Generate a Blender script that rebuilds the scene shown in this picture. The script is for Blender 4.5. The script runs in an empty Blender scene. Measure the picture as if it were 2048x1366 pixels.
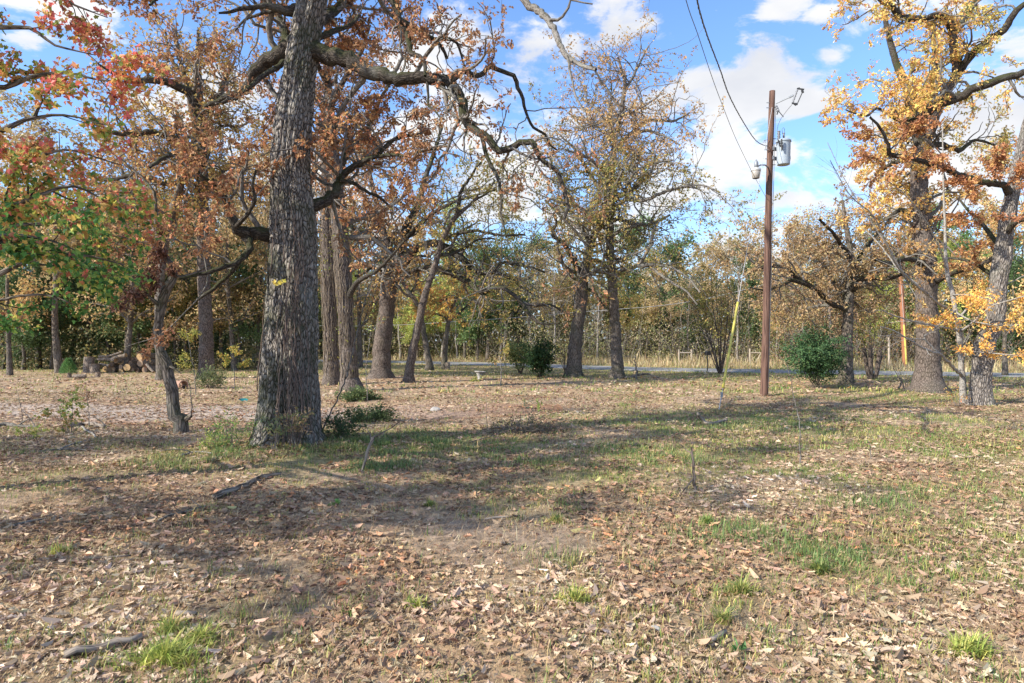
import bpy, math
import numpy as np
from mathutils import Vector, Matrix
rng = np.random.default_rng(11)
sc = bpy.context.scene
COL = sc.collection
# ------------------------------------------------------------------ camera
F, CX, CY, EYE = 1300.0, 1024.0, 683.0, 1.6
cam_d = bpy.data.cameras.new("camera"); cam = bpy.data.objects.new("camera", cam_d); COL.objects.link(cam)
cam.location = (0, 0, EYE); cam.rotation_euler = (math.radians(90), 0, 0)
cam_d.sensor_width = 36; cam_d.lens = F / 2048 * 36; cam_d.clip_end = 2000; cam_d.clip_start = 0.05
sc.camera = cam
# ------------------------------------------------------------------ light
SUN_EL = math.radians(34); SUN_AZ = math.radians(-118)      # azimuth clockwise from +Y: the sun is to the left and slightly behind
S = Vector((math.sin(SUN_AZ) * math.cos(SUN_EL), math.cos(SUN_AZ) * math.cos(SUN_EL), math.sin(SUN_EL)))
sd = bpy.data.lights.new("sun", 'SUN'); sd.energy = 3.0; sd.angle = math.radians(0.55); sd.color = (1.0, 0.93, 0.82)
sun = bpy.data.objects.new("sun", sd); COL.objects.link(sun); sun.rotation_euler = S.to_track_quat('Z', 'Y').to_euler()
sc.view_settings.view_transform = 'Standard'; sc.view_settings.look = 'None'
sc.view_settings.exposure = 1.42; sc.view_settings.gamma = 1.0
try:
    sc.cycles.max_bounces = 6; sc.cycles.diffuse_bounces = 3; sc.cycles.glossy_bounces = 2
    sc.cycles.transmission_bounces = 3; sc.cycles.transparent_max_bounces = 4
    sc.cycles.use_denoising = True; sc.cycles.sample_clamp_indirect = 6
except Exception: pass

def nd(nt, typ, **kw):
    n = nt.nodes.new(typ)
    for k, v in kw.items():
        if k.startswith("i_"):
            key = k[2:]; key = int(key) if key.isdigit() else key.replace("_", " ")
            n.inputs[key].default_value = v
        else: setattr(n, k, v)
    return n
def ramp(nt, stops, src=None, interp='LINEAR'):
    r = nt.nodes.new("ShaderNodeValToRGB"); r.color_ramp.interpolation = interp
    e = r.color_ramp.elements
    while len(e) < len(stops): e.new(0.5)
    for el, (p, c) in zip(e, stops):
        el.position = p; el.color = (*c, 1) if len(c) == 3 else c
    if src is not None: nt.links.new(src, r.inputs[0])
    return r
def math_n(nt, op, a, b=None, c=None, clamp=False):
    n = nt.nodes.new("ShaderNodeMath"); n.operation = op; n.use_clamp = clamp
    for i, v in enumerate((a, b, c)):
        if v is None: continue
        if isinstance(v, (int, float)): n.inputs[i].default_value = v
        else: nt.links.new(v, n.inputs[i])
    return n.outputs[0]
def mixc(nt, fac, a, b, blend='MIX'):
    n = nt.nodes.new("ShaderNodeMix"); n.data_type = 'RGBA'; n.blend_type = blend
    for i, v in ((0, fac), (6, a), (7, b)):
        if isinstance(v, (int, float)): n.inputs[i].default_value = v
        elif isinstance(v, tuple): n.inputs[i].default_value = (*v, 1)
        else: nt.links.new(v, n.inputs[i])
    return n.outputs[2]

# ------------------------------------------------------------------ sky with clouds
world = bpy.data.worlds.new("World"); sc.world = world; world.use_nodes = True
nt = world.node_tree; nt.nodes.clear()
out = nd(nt, "ShaderNodeOutputWorld"); bg = nd(nt, "ShaderNodeBackground"); bg.inputs[1].default_value = 0.14
sky = nd(nt, "ShaderNodeTexSky", sky_type='NISHITA', sun_disc=False, sun_elevation=SUN_EL, sun_rotation=SUN_AZ,
         altitude=100.0, air_density=1.0, dust_density=0.6, ozone_density=1.6)
tc = nd(nt, "ShaderNodeTexCoord")
sc3 = nd(nt, "ShaderNodeVectorMath", operation='MULTIPLY'); sc3.inputs[1].default_value = (1, 1, 2.1)
nt.links.new(tc.outputs['Generated'], sc3.inputs[0])
n1 = nd(nt, "ShaderNodeTexNoise", i_Scale=6.5, i_Detail=9.0, i_Roughness=0.62, i_Distortion=0.25)
nt.links.new(sc3.outputs[0], n1.inputs['Vector'])
n2 = nd(nt, "ShaderNodeTexNoise", i_Scale=1.9, i_Detail=3.0, i_Roughness=0.5)
nt.links.new(sc3.outputs[0], n2.inputs['Vector'])
blobs = [(1140, 80, 85), (1230, 40, 90), (1470, 195, 120), (1400, 160, 60), (1600, 200, 90), (1430, 300, 130), (1560, 300, 95), (1600, 395, 140), (1450, 400, 110),
         (1668, 112, 34), (1930, 270, 110), (1770, 250, 60), (150, 15, 60), (60, 330, 50), (820, 240, 60), (860, 130, 30), (1330, 400, 120), (1000, 360, 100),
         (500, 440, 80), (250, 420, 70), (760, 450, 70), (1200, 450, 80), (1850, 400, 110), (1570, 15, 40), (1640, 30, 30), (450, 170, 60)]
acc = None
for (px, py, r) in blobs:
    v = Vector(((px - CX) / F, 1.0, (CY - py) / F)).normalized()
    d = nd(nt, "ShaderNodeVectorMath", operation='DISTANCE'); nt.links.new(sc3.outputs[0], d.inputs[0])
    d.inputs[1].default_value = (v.x, v.y, v.z * 2.1)
    b = math_n(nt, 'SUBTRACT', 1.0, math_n(nt, 'DIVIDE', d.outputs['Value'], r / F * 1.25))
    acc = b if acc is None else math_n(nt, 'MAXIMUM', acc, b)
acc = math_n(nt, 'MAXIMUM', acc, -0.8)
far = math_n(nt, 'MULTIPLY', math_n(nt, 'SUBTRACT', n2.outputs[0], 0.52), 2.2)     # clouds for the rest of the sky
base = math_n(nt, 'MAXIMUM', math_n(nt, 'MULTIPLY', acc, 0.50), math_n(nt, 'MULTIPLY', far, 0.5))
dens = math_n(nt, 'ADD', base, math_n(nt, 'MULTIPLY', math_n(nt, 'SUBTRACT', n1.outputs[0], 0.5), 2.9))
cl = ramp(nt, [(0.04, (0, 0, 0)), (0.13, (0.22,) * 3), (0.26, (0.82,) * 3), (0.42, (1, 1, 1))], math_n(nt, 'ADD', dens, 0.03))
shade = nd(nt, "ShaderNodeTexNoise", i_Scale=4.0, i_Detail=5.0); nt.links.new(sc3.outputs[0], shade.inputs['Vector'])
ccol = ramp(nt, [(0.33, (2.15, 2.22, 2.4)), (0.55, (2.9, 2.9, 2.92))], shade.outputs[0])
skyc = mixc(nt, 1.0, sky.outputs[0], (0.56, 0.69, 0.86), 'MULTIPLY')
sepz = nd(nt, "ShaderNodeSeparateXYZ"); nt.links.new(tc.outputs['Generated'], sepz.inputs[0])
hz = ramp(nt, [(0.0, (0.6,) * 3), (0.10, (0.3,) * 3), (0.28, (0.02,) * 3), (0.5, (0, 0, 0))], sepz.outputs[2])
skyc = mixc(nt, hz.outputs[0], skyc, (1.5, 1.85, 2.65))
fin = mixc(nt, cl.outputs[0], skyc, ccol.outputs[0])
nt.links.new(fin, bg.inputs[0]); nt.links.new(bg.outputs[0], out.inputs[0])

# ------------------------------------------------------------------ numpy noise and mesh helpers
def lattice(seed): return np.random.default_rng(seed).random((64, 64, 64)).astype(np.float32)
_LAT = lattice(5)
def vnoise(p, scale):
    q = np.asarray(p, float) * scale; q = q + 100.0
    i = np.floor(q).astype(int); f = q - i; f = f * f * (3 - 2 * f)
    r = 0
    for dx in (0, 1):
        for dy in (0, 1):
            for dz in (0, 1):
                w = (f[:, 0] if dx else 1 - f[:, 0]) * (f[:, 1] if dy else 1 - f[:, 1]) * (f[:, 2] if dz else 1 - f[:, 2])
                r = r + w * _LAT[(i[:, 0] + dx) & 63, (i[:, 1] + dy) & 63, (i[:, 2] + dz) & 63]
    return r
def fbm(p, scale, octv=4, rough=0.5):
    a, t, s = 1.0, 0.0, 0.0
    for k in range(octv):
        s = s + a * vnoise(np.asarray(p) + 7.3 * k, scale * 2 ** k); t += a; a *= rough
    return s / t
def xyz(x, y, z=0.0):
    x = np.asarray(x, float); return np.stack([x, np.broadcast_to(y, x.shape), np.broadcast_to(z, x.shape)], 1)
def hgt(x, y):
    x = np.atleast_1d(np.asarray(x, float)); y = np.atleast_1d(np.asarray(y, float))
    fade = np.clip((34 - y) / 8, 0, 1) * np.clip((40 - abs(x)) / 10, 0, 1) * np.clip((y + 12) / 8, 0, 1)
    h = (fbm(xyz(x, y, 3.0), 0.45, 3) - 0.5) * 0.14 + (fbm(xyz(x, y, 9.0), 2.4, 2) - 0.5) * 0.035
    h = h + 0.10 * np.exp(-((x + 3.4) ** 2 + (y - 10.2) ** 2) / 2.2)
    return h * fade
def hz1(x, y): return float(hgt(x, y)[0])
def W(px, py, Y): return np.array([(px - CX) / F * Y, Y, EYE - (py - CY) / F * Y])
def G(px, py):                               # ground point under a pixel of the photograph
    Y = EYE * F / (py - CY); return np.array([(px - CX) / F * Y, Y, 0.0])
def nrm(v): return v / np.maximum(np.linalg.norm(v, axis=-1, keepdims=True), 1e-9)
def srgb(*c):
    c = np.asarray(c, float) / 255.0
    return np.where(c <= 0.04045, c / 12.92, ((c + 0.055) / 1.055) ** 2.4)

class MB:
    def __init__(s): s.v = []; s.l = []; s.n = []; s.c = []; s.b = []; s.k = 0; s.mi = []
    def add(s, v, faces, col=None, bark=None, mi=0):
        v = np.asarray(v, float).reshape(-1, 3); n = len(v)
        s.v.append(v)
        s.c.append(np.broadcast_to((0.5, 0.5, 0.5), (n, 3)) if col is None else np.broadcast_to(np.asarray(col, float), (n, 3)))
        s.b.append(v if bark is None else bark)
        if not isinstance(faces, list): faces = [faces]
        for f in faces:
            f = np.asarray(f)
            if f.size == 0: continue
            if f.ndim == 1: f = f[None]
            s.l.append((f + s.k).ravel()); s.n.append(np.full(len(f), f.shape[1])); s.mi.append(np.full(len(f), mi))
        s.k += n; return s
    def build(s, name, mats, parent=None, base=(0, 0, 0), smooth=False):
        if not s.v: return None
        me = bpy.data.meshes.new(name)
        v = np.concatenate(s.v) - np.asarray(base, float); l = np.concatenate(s.l); n = np.concatenate(s.n)
        me.vertices.add(len(v)); me.vertices.foreach_set("co", v.ravel().astype(np.float32))
        me.loops.add(len(l)); me.loops.foreach_set("vertex_index", l.astype(np.int32))
        me.polygons.add(len(n)); me.polygons.foreach_set("loop_start", np.concatenate([[0], np.cumsum(n)[:-1]]).astype(np.int32))
        me.polygons.foreach_set("material_index", np.concatenate(s.mi).astype(np.int32))
        me.update(calc_edges=True)
        me.polygons.foreach_set("use_smooth", np.full(len(n), smooth, dtype=bool))
        ca = me.attributes.new("Col", 'FLOAT_COLOR', 'POINT'); c = np.concatenate(s.c)
        ca.data.foreach_set("color", np.concatenate([c, np.ones((len(c), 1))], 1).ravel().astype(np.float32))
        ba = me.attributes.new("bark", 'FLOAT_VECTOR', 'POINT'); ba.data.foreach_set("vector", np.concatenate(s.b).ravel().astype(np.float32))
        for m in (mats if isinstance(mats, (list, tuple)) else [mats]): me.materials.append(m)
        o = bpy.data.objects.new(name, me); COL.objects.link(o)
        if parent is not None: o.parent = parent
        else: o.location = base
        return o

def tag(o, label=None, cat=None, group=None, kind=None):
    if o is None: return None
    if label: o['label'] = label
    if cat: o['category'] = cat
    if group: o['group'] = group
    if kind: o['kind'] = kind
    return o
def thing(name, label, cat, base, group=None):
    o = bpy.data.objects.new(name, None); COL.objects.link(o); o.empty_display_size = 0.2
    o.location = tuple(base); return tag(o, label, cat, group)

def tubes(mb, P, R, n=6, col=None, wob=0.0, seed=0, mi=0, cap=False):
    """P (N,K,3) polylines, R (N,K) radii -> swept tubes."""
    P = np.asarray(P, float); R = np.asarray(R, float); N, K, _ = P.shape
    T = np.empty_like(P); T[:, 1:-1] = P[:, 2:] - P[:, :-2]; T[:, 0] = P[:, 1] - P[:, 0]; T[:, -1] = P[:, -1] - P[:, -2]; T = nrm(T)
    U = np.empty_like(P)
    t0 = T[:, 0]; a = np.where(np.abs(t0[:, 2:3]) < 0.9, np.array([[0, 0, 1.0]]), np.array([[1.0, 0, 0]]))
    U[:, 0] = nrm(np.cross(t0, a))
    for k in range(1, K): U[:, k] = nrm(U[:, k - 1] - (U[:, k - 1] * T[:, k]).sum(1, keepdims=True) * T[:, k])
    V = np.cross(T, U)
    ang = np.arange(n) / n * 2 * math.pi; ca, sa = np.cos(ang), np.sin(ang)
    ring = ca[None, None, :, None] * U[:, :, None] + sa[None, None, :, None] * V[:, :, None]
    RR = R[:, :, None, None]
    s = np.concatenate([np.zeros((N, 1)), np.cumsum(np.linalg.norm(np.diff(P, axis=1), axis=2), 1)], 1)
    off = np.random.default_rng(seed).random((N, 1)) * 50
    bk = np.empty((N, K, n, 3)); bk[..., 0] = ca * R[:, :, None]; bk[..., 1] = sa * R[:, :, None]; bk[..., 2] = (s + off)[:, :, None]
    if wob > 0:
        w = fbm(bk.reshape(-1, 3) * np.array([1, 1, 0.7]), min(0.9 / max(float(R.max()), 0.05), 12), 2).reshape(N, K, n, 1) - 0.5
        RR = RR * (1 + wob * 2 * w)
    v = P[:, :, None] + ring * RR
    i = np.arange(N)[:, None, None] * K * n + np.arange(K - 1)[None, :, None] * n
    j = np.arange(n)[None, None]; j2 = (j + 1) % n
    f = np.stack([i + j, i + j2, i + n + j2, i + n + j], -1).reshape(-1, 4)
    fs = [f]
    if cap:
        e = np.arange(N)[:, None] * K * n
        fs += [e + np.arange(n)[::-1][None], e + (K - 1) * n + np.arange(n)[None]]
    mb.add(v.reshape(-1, 3), fs, col, bk.reshape(-1, 3), mi)
def tube1(mb, pts, r, n=8, **k):
    pts = np.asarray(pts, float); r = np.broadcast_to(np.asarray(r, float), (len(pts),)); tubes(mb, pts[None], r[None], n, **k)
def smooth_path(a, step, jit=0.0, seed=0):
    """Catmull-Rom resample of rows [x,y,z,r]."""
    a = np.asarray(a, float); b = np.concatenate([[2 * a[0] - a[1]], a, [2 * a[-1] - a[-2]]]); out = []
    for i in range(1, len(b) - 2):
        L = np.linalg.norm(b[i + 1, :3] - b[i, :3]); m = max(1, int(L / step)); t = (np.arange(m) / m)[:, None]
        out.append(0.5 * (2 * b[i] + (b[i + 1] - b[i - 1]) * t + (2 * b[i - 1] - 5 * b[i] + 4 * b[i + 1] - b[i + 2]) * t ** 2 + (3 * b[i] - b[i - 1] - 3 * b[i + 1] + b[i + 2]) * t ** 3))
    out = np.concatenate(out + [a[-1:]])
    if jit: out[1:-1, :3] += np.random.default_rng(seed).normal(0, jit, (len(out) - 2, 3)) * out[1:-1, 3:4]
    out[:, 3] = np.maximum(out[:, 3], 0.002); return out
def trace(spec, Y, dy0=0.0, dy1=0.0, step=0.12, jit=0.12, seed=0):
    n = len(spec); a = []
    for i, (px, py, w) in enumerate(spec):
        Yi = Y + dy0 + (dy1 - dy0) * i / max(n - 1, 1); a.append([*W(px, py, Yi), w * Yi / F / 2])
    return smooth_path(a, step, jit, seed)

def segs(polys):
    """list of (N,K,3),(N,K) -> start,vec,r0,r1,tau"""
    A, D, r0, r1, T = [], [], [], [], []
    for P, R in polys:
        K = P.shape[1]
        A.append(P[:, :-1].reshape(-1, 3)); D.append((P[:, 1:] - P[:, :-1]).reshape(-1, 3))
        r0.append(R[:, :-1].ravel()); r1.append(R[:, 1:].ravel()); T.append(np.tile(np.arange(K - 1) / (K - 1), len(P)))
    return [np.concatenate(q) for q in (A, D, r0, r1, T)]
def sample(polys, dens, tmin=0.0, rmax=1e9, pw=1.0, rg=None):
    A, D, r0, r1, T = segs(polys); L = np.linalg.norm(D, axis=1)
    w = L * (T >= tmin) * (r0 <= rmax) * (0.3 + 0.7 * T) ** (pw - 1 if pw > 1 else 0)
    n = int(w.sum() * dens)
    if n <= 0: return np.zeros((0, 3)), np.zeros((0, 3)), np.zeros(0), np.zeros(0)
    i = rg.choice(len(w), n, p=w / w.sum()); t = rg.random((n, 1))
    return A[i] + D[i] * t, nrm(D[i]), (r0[i] + (r1[i] - r0[i]) * t[:, 0]), T[i]
def perp_dirs(T, ang, rg, bias=(0, 0, 0)):
    v = rg.normal(size=T.shape) + np.asarray(bias); v = nrm(v - (v * T).sum(1, keepdims=True) * T)
    a = ang[:, None]; return nrm(np.cos(a) * T + np.sin(a) * v)
def grow(p, d, L, r, K, crook, up, rg, taper=0.25):
    N = len(p); P = np.empty((N, K + 1, 3)); P[:, 0] = p; d = d.copy()
    for k in range(K):
        d = nrm(d + rg.normal(0, crook, (N, 3)) + np.array([0, 0, up])); P[:, k + 1] = P[:, k] + d * (L / K)[:, None]
    R = r[:, None] * (1 - (1 - taper) * np.linspace(0, 1, K + 1)[None]); return P, R

# leaf templates: verts (x length, y width, z) and faces
def half_leaf(pts):
    n = len(pts); up = [(x, y) for x, y in pts[1:-1]]
    v = [(pts[0][0], 0)] + up + [(pts[-1][0], 0)] + [(x, -y) for x, y in up]
    m = len(up); a = list(range(0, m + 2)); b = [0, m + 1] + [m + 2 + i for i in range(m - 1, -1, -1)]
    V = np.array([(x, y, abs(y) * 0.35 - 0.28 * (x - 0.4) ** 2) for x, y in v]); return V, [np.array([a]), np.array([b])]
LEAF_OAK = half_leaf([(0, 0), (0.22, 0.05), (0.27, 0.25), (0.40, 0.11), (0.55, 0.36), (0.66, 0.12), (0.82, 0.22), (1, 0)])
LEAF_MID = half_leaf([(0, 0), (0.28, 0.24), (0.45, 0.09), (0.72, 0.28), (1, 0)])
LEAF_MAPLE = half_leaf([(0, 0), (0.05, 0.30), (0.30, 0.26), (0.42, 0.52), (0.60, 0.24), (1, 0)])
LEAF_FAR = (np.array([(0, 0, 0), (0.45, 0.27, 0.08), (1, 0, -0.1), (0.55, -0.27, 0.1)]), [np.array([[0, 1, 2], [0, 2, 3]])])
LEAF_OVAL = half_leaf([(0, 0), (0.3, 0.2), (0.65, 0.19), (1, 0)])
def scatter(mb, tpl, pos, X, Zn, size, col, squash=1.0):
    """place template at pos with x axis X, normal about Zn"""
    V, Fs = tpl; N = len(pos)
    if N == 0: return
    X = nrm(X); Z = nrm(Zn - (Zn * X).sum(1, keepdims=True) * X); Yv = np.cross(Z, X)
    sz = np.asarray(size).reshape(N, 1, 1)
    v = pos[:, None] + sz * (V[None, :, 0:1] * X[:, None] + V[None, :, 1:2] * squash * Yv[:, None] + V[None, :, 2:3] * Z[:, None])
    m = len(V); off = (np.arange(N) * m)[:, None, None]
    fs = [(f[None] + off).reshape(-1, f.shape[1]) for f in Fs]
    mb.add(v.reshape(-1, 3), fs, np.repeat(col, m, 0))
def palette(pal, n, rg, pos=None, jit=0.12, cscale=0.8):
    """pal: list of (weight, (r,g,b) srgb)"""
    w = np.array([p[0] for p in pal], float); c = np.array([srgb(*p[1]) for p in pal])
    cum = np.cumsum(w / w.sum()); u = rg.random(n)
    if pos is not None and len(pos):
        q = fbm(pos, cscale, 2); q = np.clip((q - 0.5) * 2.2 + 0.5, 0, 0.999); u = np.clip(0.55 * u + 0.45 * q, 0, 0.999)
    i = np.searchsorted(cum, u).clip(0, len(pal) - 1)
    return c[i] * np.exp(rg.normal(0, jit, (n, 1))) * np.exp(rg.normal(0, 0.05, (n, 3)))

# ------------------------------------------------------------------ materials
def new_mat(name):
    m = bpy.data.materials.new(name); m.use_nodes = True; m.node_tree.nodes.clear(); return m, m.node_tree
def finish(m, nt, shader): o = nd(nt, "ShaderNodeOutputMaterial"); nt.links.new(shader, o.inputs[0]); return m
def bsdf(nt, color, rough=0.8, spec=0.3, metal=0.0, normal=None):
    b = nd(nt, "ShaderNodeBsdfPrincipled"); b.inputs['Roughness'].default_value = rough; b.inputs['Metallic'].default_value = metal
    b.inputs['Specular IOR Level'].default_value = spec
    if isinstance(color, tuple): b.inputs['Base Color'].default_value = (*color, 1)
    else: nt.links.new(color, b.inputs['Base Color'])
    if normal is not None: nt.links.new(normal, b.inputs['Normal'])
    return b
def leaf_mat(name, trans=0.4, rough=0.55, spec=0.25, gain=1.0, sat=0.8):
    m, nt = new_mat(name); a = nd(nt, "ShaderNodeAttribute", attribute_name="Col")
    oi = nd(nt, "ShaderNodeObjectInfo")
    hsv = nd(nt, "ShaderNodeHueSaturation"); nt.links.new(a.outputs['Color'], hsv.inputs['Color']); hsv.inputs['Saturation'].default_value = sat
    nt.links.new(math_n(nt, 'ADD', math_n(nt, 'MULTIPLY', oi.outputs['Random'], 0.3 * 1.0), 0.85 * gain), hsv.inputs['Value'])
    b = bsdf(nt, hsv.outputs[0], rough, spec)
    t = nd(nt, "ShaderNodeBsdfTranslucent"); nt.links.new(hsv.outputs[0], t.inputs[0])
    mx = nd(nt, "ShaderNodeMixShader"); mx.inputs[0].default_value = trans
    nt.links.new(b.outputs[0], mx.inputs[1]); nt.links.new(t.outputs[0], mx.inputs[2]); return finish(m, nt, mx.outputs[0])
M_LEAF = leaf_mat("leaf", 0.35, gain=1.03, sat=0.85)
M_LITTER = leaf_mat("dry_leaf", 0.12, 0.6, 0.2, sat=0.85)
M_GRASS = leaf_mat("grass_blade", 0.3, 0.5, 0.3, gain=1.0, sat=0.92)
def bark_mat(name, ridge, fissure, moss=0.4, mosscol=(0.045, 0.055, 0.012), scale=22.0, stretch=0.22, strength=0.9, dist=0.02, voro=True, lichen=0.25):
    m, nt = new_mat(name); a = nd(nt, "ShaderNodeAttribute", attribute_name="bark")
    mp = nd(nt, "ShaderNodeVectorMath", operation='MULTIPLY'); mp.inputs[1].default_value = (1, 1, stretch); nt.links.new(a.outputs['Vector'], mp.inputs[0])
    wn = nd(nt, "ShaderNodeTexNoise", i_Scale=scale * 0.45, i_Detail=3.0); nt.links.new(mp.outputs[0], wn.inputs['Vector'])
    ws = nd(nt, "ShaderNodeVectorMath", operation='SCALE'); ws.inputs['Scale'].default_value = 1.4 / scale; nt.links.new(wn.outputs['Color'], ws.inputs[0])
    wa = nd(nt, "ShaderNodeVectorMath", operation='ADD'); nt.links.new(mp.outputs[0], wa.inputs[0]); nt.links.new(ws.outputs[0], wa.inputs[1])
    if voro:
        vo = nd(nt, "ShaderNodeTexVoronoi", feature='DISTANCE_TO_EDGE', i_Scale=scale); nt.links.new(wa.outputs[0], vo.inputs['Vector'])
        h1 = ramp(nt, [(0.0, (0, 0, 0)), (0.12, (0.45,) * 3), (0.35, (1, 1, 1))], vo.outputs['Distance']).outputs[0]
    else:
        vo = nd(nt, "ShaderNodeTexNoise", i_Scale=scale, i_Detail=4.0); nt.links.new(wa.outputs[0], vo.inputs['Vector'])
        h1 = ramp(nt, [(0.38, (0, 0, 0)), (0.58, (1, 1, 1))], vo.outputs[0]).outputs[0]
    fn = nd(nt, "ShaderNodeTexNoise", i_Scale=scale * 3.2, i_Detail=6.0, i_Roughness=0.65); nt.links.new(wa.outputs[0], fn.inputs['Vector'])
    hh = math_n(nt, 'ADD', math_n(nt, 'MULTIPLY', h1, 0.7), math_n(nt, 'MULTIPLY', fn.outputs[0], 0.5))
    mid = tuple(0.5 * (x + y) for x, y in zip(ridge, fissure))
    cr = ramp(nt, [(0.22, fissure), (0.5, mid), (0.78, ridge)], hh)
    ln = nd(nt, "ShaderNodeTexNoise", i_Scale=2.3, i_Detail=5.0, i_Roughness=0.6); nt.links.new(a.outputs['Vector'], ln.inputs['Vector'])
    lm = math_n(nt, 'MULTIPLY', ramp(nt, [(0.52, (0, 0, 0)), (0.68, (1, 1, 1))], ln.outputs[0]).outputs[0], lichen)
    c = mixc(nt, lm, cr.outputs[0], (0.30, 0.31, 0.28))
    geo = nd(nt, "ShaderNodeNewGeometry"); sp = nd(nt, "ShaderNodeSeparateXYZ"); nt.links.new(geo.outputs['Normal'], sp.inputs[0])
    mn = nd(nt, "ShaderNodeTexNoise", i_Scale=1.7, i_Detail=6.0, i_Roughness=0.65); nt.links.new(geo.outputs['Position'], mn.inputs['Vector'])
    mm = math_n(nt, 'ADD', math_n(nt, 'MULTIPLY', sp.outputs[2], 0.22), mn.outputs[0])
    mk = math_n(nt, 'MULTIPLY', ramp(nt, [(0.50, (0, 0, 0)), (0.66, (1, 1, 1))], mm).outputs[0], moss)
    c = mixc(nt, mk, c, mosscol)
    bp = nd(nt, "ShaderNodeBump"); bp.inputs['Strength'].default_value = strength; bp.inputs['Distance'].default_value = dist; nt.links.new(hh, bp.inputs['Height'])
    b = bsdf(nt, c, 0.9, 0.15, normal=bp.outputs[0]); return finish(m, nt, b.outputs[0])
M_BARK_BIG = bark_mat("oak_bark_near", (0.36, 0.325, 0.285), (0.022, 0.018, 0.015), moss=0.6, scale=30, stretch=0.30, strength=1.0, dist=0.035, lichen=0.35)
M_BARK = bark_mat("oak_bark", (0.24, 0.20, 0.165), (0.045, 0.035, 0.028), moss=0.45, scale=26, stretch=0.2, dist=0.02)
M_BARK_RED = bark_mat("brown_bark", (0.20, 0.16, 0.135), (0.035, 0.027, 0.022), moss=0.12, scale=24, stretch=0.28, dist=0.014, lichen=0.12)
M_LIMB = bark_mat("mossy_limb_bark", (0.095, 0.08, 0.066), (0.018, 0.015, 0.012), moss=0.6, scale=36, stretch=0.3, dist=0.012)
M_TWIG = bark_mat("twig_bark", (0.22, 0.20, 0.18), (0.07, 0.058, 0.048), moss=0.25, scale=60, stretch=0.3, dist=0.004, voro=False, lichen=0.5)
M_PALE = bark_mat("pale_bark", (0.36, 0.33, 0.29), (0.15, 0.13, 0.11), moss=0.1, scale=30, stretch=1.2, dist=0.004, voro=False, lichen=0.4)
M_GREYB = bark_mat("rough_grey_bark", (0.34, 0.30, 0.26), (0.07, 0.058, 0.05), moss=0.2, scale=24, stretch=0.28, strength=1.0, dist=0.035, lichen=0.3)
M_DEAD = bark_mat('dead_wood', (0.30, 0.25, 0.20), (0.05, 0.038, 0.03), moss=0.0, scale=40, stretch=0.12, dist=0.006, voro=False, lichen=0.3)
def plain(name, col, rough=0.7, metal=0.0, var=0.35, scale=14.0, bump=0.3, stretch=(1, 1, 1), dist=0.01, spec=0.3):
    m, nt = new_mat(name); tcn = nd(nt, "ShaderNodeTexCoord"); mp = nd(nt, "ShaderNodeVectorMath", operation='MULTIPLY')
    mp.inputs[1].default_value = stretch; nt.links.new(tcn.outputs['Object'], mp.inputs[0])
    n = nd(nt, "ShaderNodeTexNoise", i_Scale=scale, i_Detail=6.0, i_Roughness=0.6); nt.links.new(mp.outputs[0], n.inputs['Vector'])
    lo = tuple(x * (1 - var) for x in col); hi = tuple(min(1, x * (1 + var)) for x in col)
    r = ramp(nt, [(0.3, lo), (0.7, hi)], n.outputs[0])
    bp = nd(nt, "ShaderNodeBump"); bp.inputs['Strength'].default_value = bump; bp.inputs['Distance'].default_value = dist; nt.links.new(n.outputs[0], bp.inputs['Height'])
    return finish(m, nt, bsdf(nt, r.outputs[0], rough, spec, metal, bp.outputs[0]).outputs[0])
# ------------------------------------------------------------------ ground
def gauss(x, y, px, py, sx, sy):
    g = G(px, py); return np.exp(-((x - g[0]) / sx) ** 2 - ((y - g[1]) / sy) ** 2)
def green(x, y):
    """0..1 how grassy the ground is"""
    p = xyz(x, y, 1.0)
    a = 0.9 * gauss(x, y, 760, 890, 1.9, 1.7) + 0.7 * gauss(x, y, 920, 905, 1.3, 1.2) + 0.75 * gauss(x, y, 430, 900, 1.3, 1.0) + 0.55 * gauss(x, y, 1250, 905, 1.8, 1.3) \
      + 0.6 * gauss(x, y, 1500, 850, 3.2, 2.6) + 0.55 * gauss(x, y, 1950, 880, 3.5, 2.4) + 0.75 * gauss(x, y, 1760, 785, 4.0, 2.5) + 0.45 * gauss(x, y, 1700, 1080, 1.6, 1.0) \
      + 0.35 * gauss(x, y, 1500, 940, 2.5, 1.0) + 0.5 * gauss(x, y, 1980, 980, 1.2, 1.0)
    far = np.clip((y - 27) / 4 + 0.25 * (x - 6) / 10, 0, 1) * (x > -14) * 0.9 + np.clip((y - 31) / 5, 0, 1) * 0.35
    t = fbm(p, 1.1, 3); t2 = fbm(p, 0.35, 2)
    m = a * 0.8 + far + 0.22 + 0.12 * np.clip((x + 1) / 4, 0, 1) * np.clip((y - 4) / 3, 0, 1)
    return np.clip((t - 0.545 + m * 0.36 + (t2 - 0.5) * 0.35) * 5, 0, 1) * np.clip(m * 1.5, 0, 1) + np.clip(far, 0, 1) * 0.4
def bare(x, y):
    t = fbm(xyz(x, y, 4.0), 0.8, 3)
    b = 0.30 * gauss(x, y, 380, 1130, 0.9, 0.5) + 0.3 * gauss(x, y, 950, 1070, 1.2, 0.45) + 0.25 * gauss(x, y, 400, 1230, 0.5, 0.18) + 0.2 * gauss(x, y, 850, 830, 3, 1.2)
    return np.clip((t - 0.63 + b) * 7, 0, 1)
def drive_band(x, y):
    c = 15.0 + 0.35 * np.sin(x * 0.35) + 0.5 * np.clip(x + 4, 0, 30) * 0.12; h = 1.9 - 0.10 * np.clip(x + 5, 0, 12)
    e = (fbm(xyz(x, y, 2.0), 0.9, 3) - 0.5) * 1.6
    return np.clip((h - np.abs(y - c) + e) / 0.7, 0, 1) * np.clip((1.5 - x) / 6.0, 0, 1)

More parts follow.
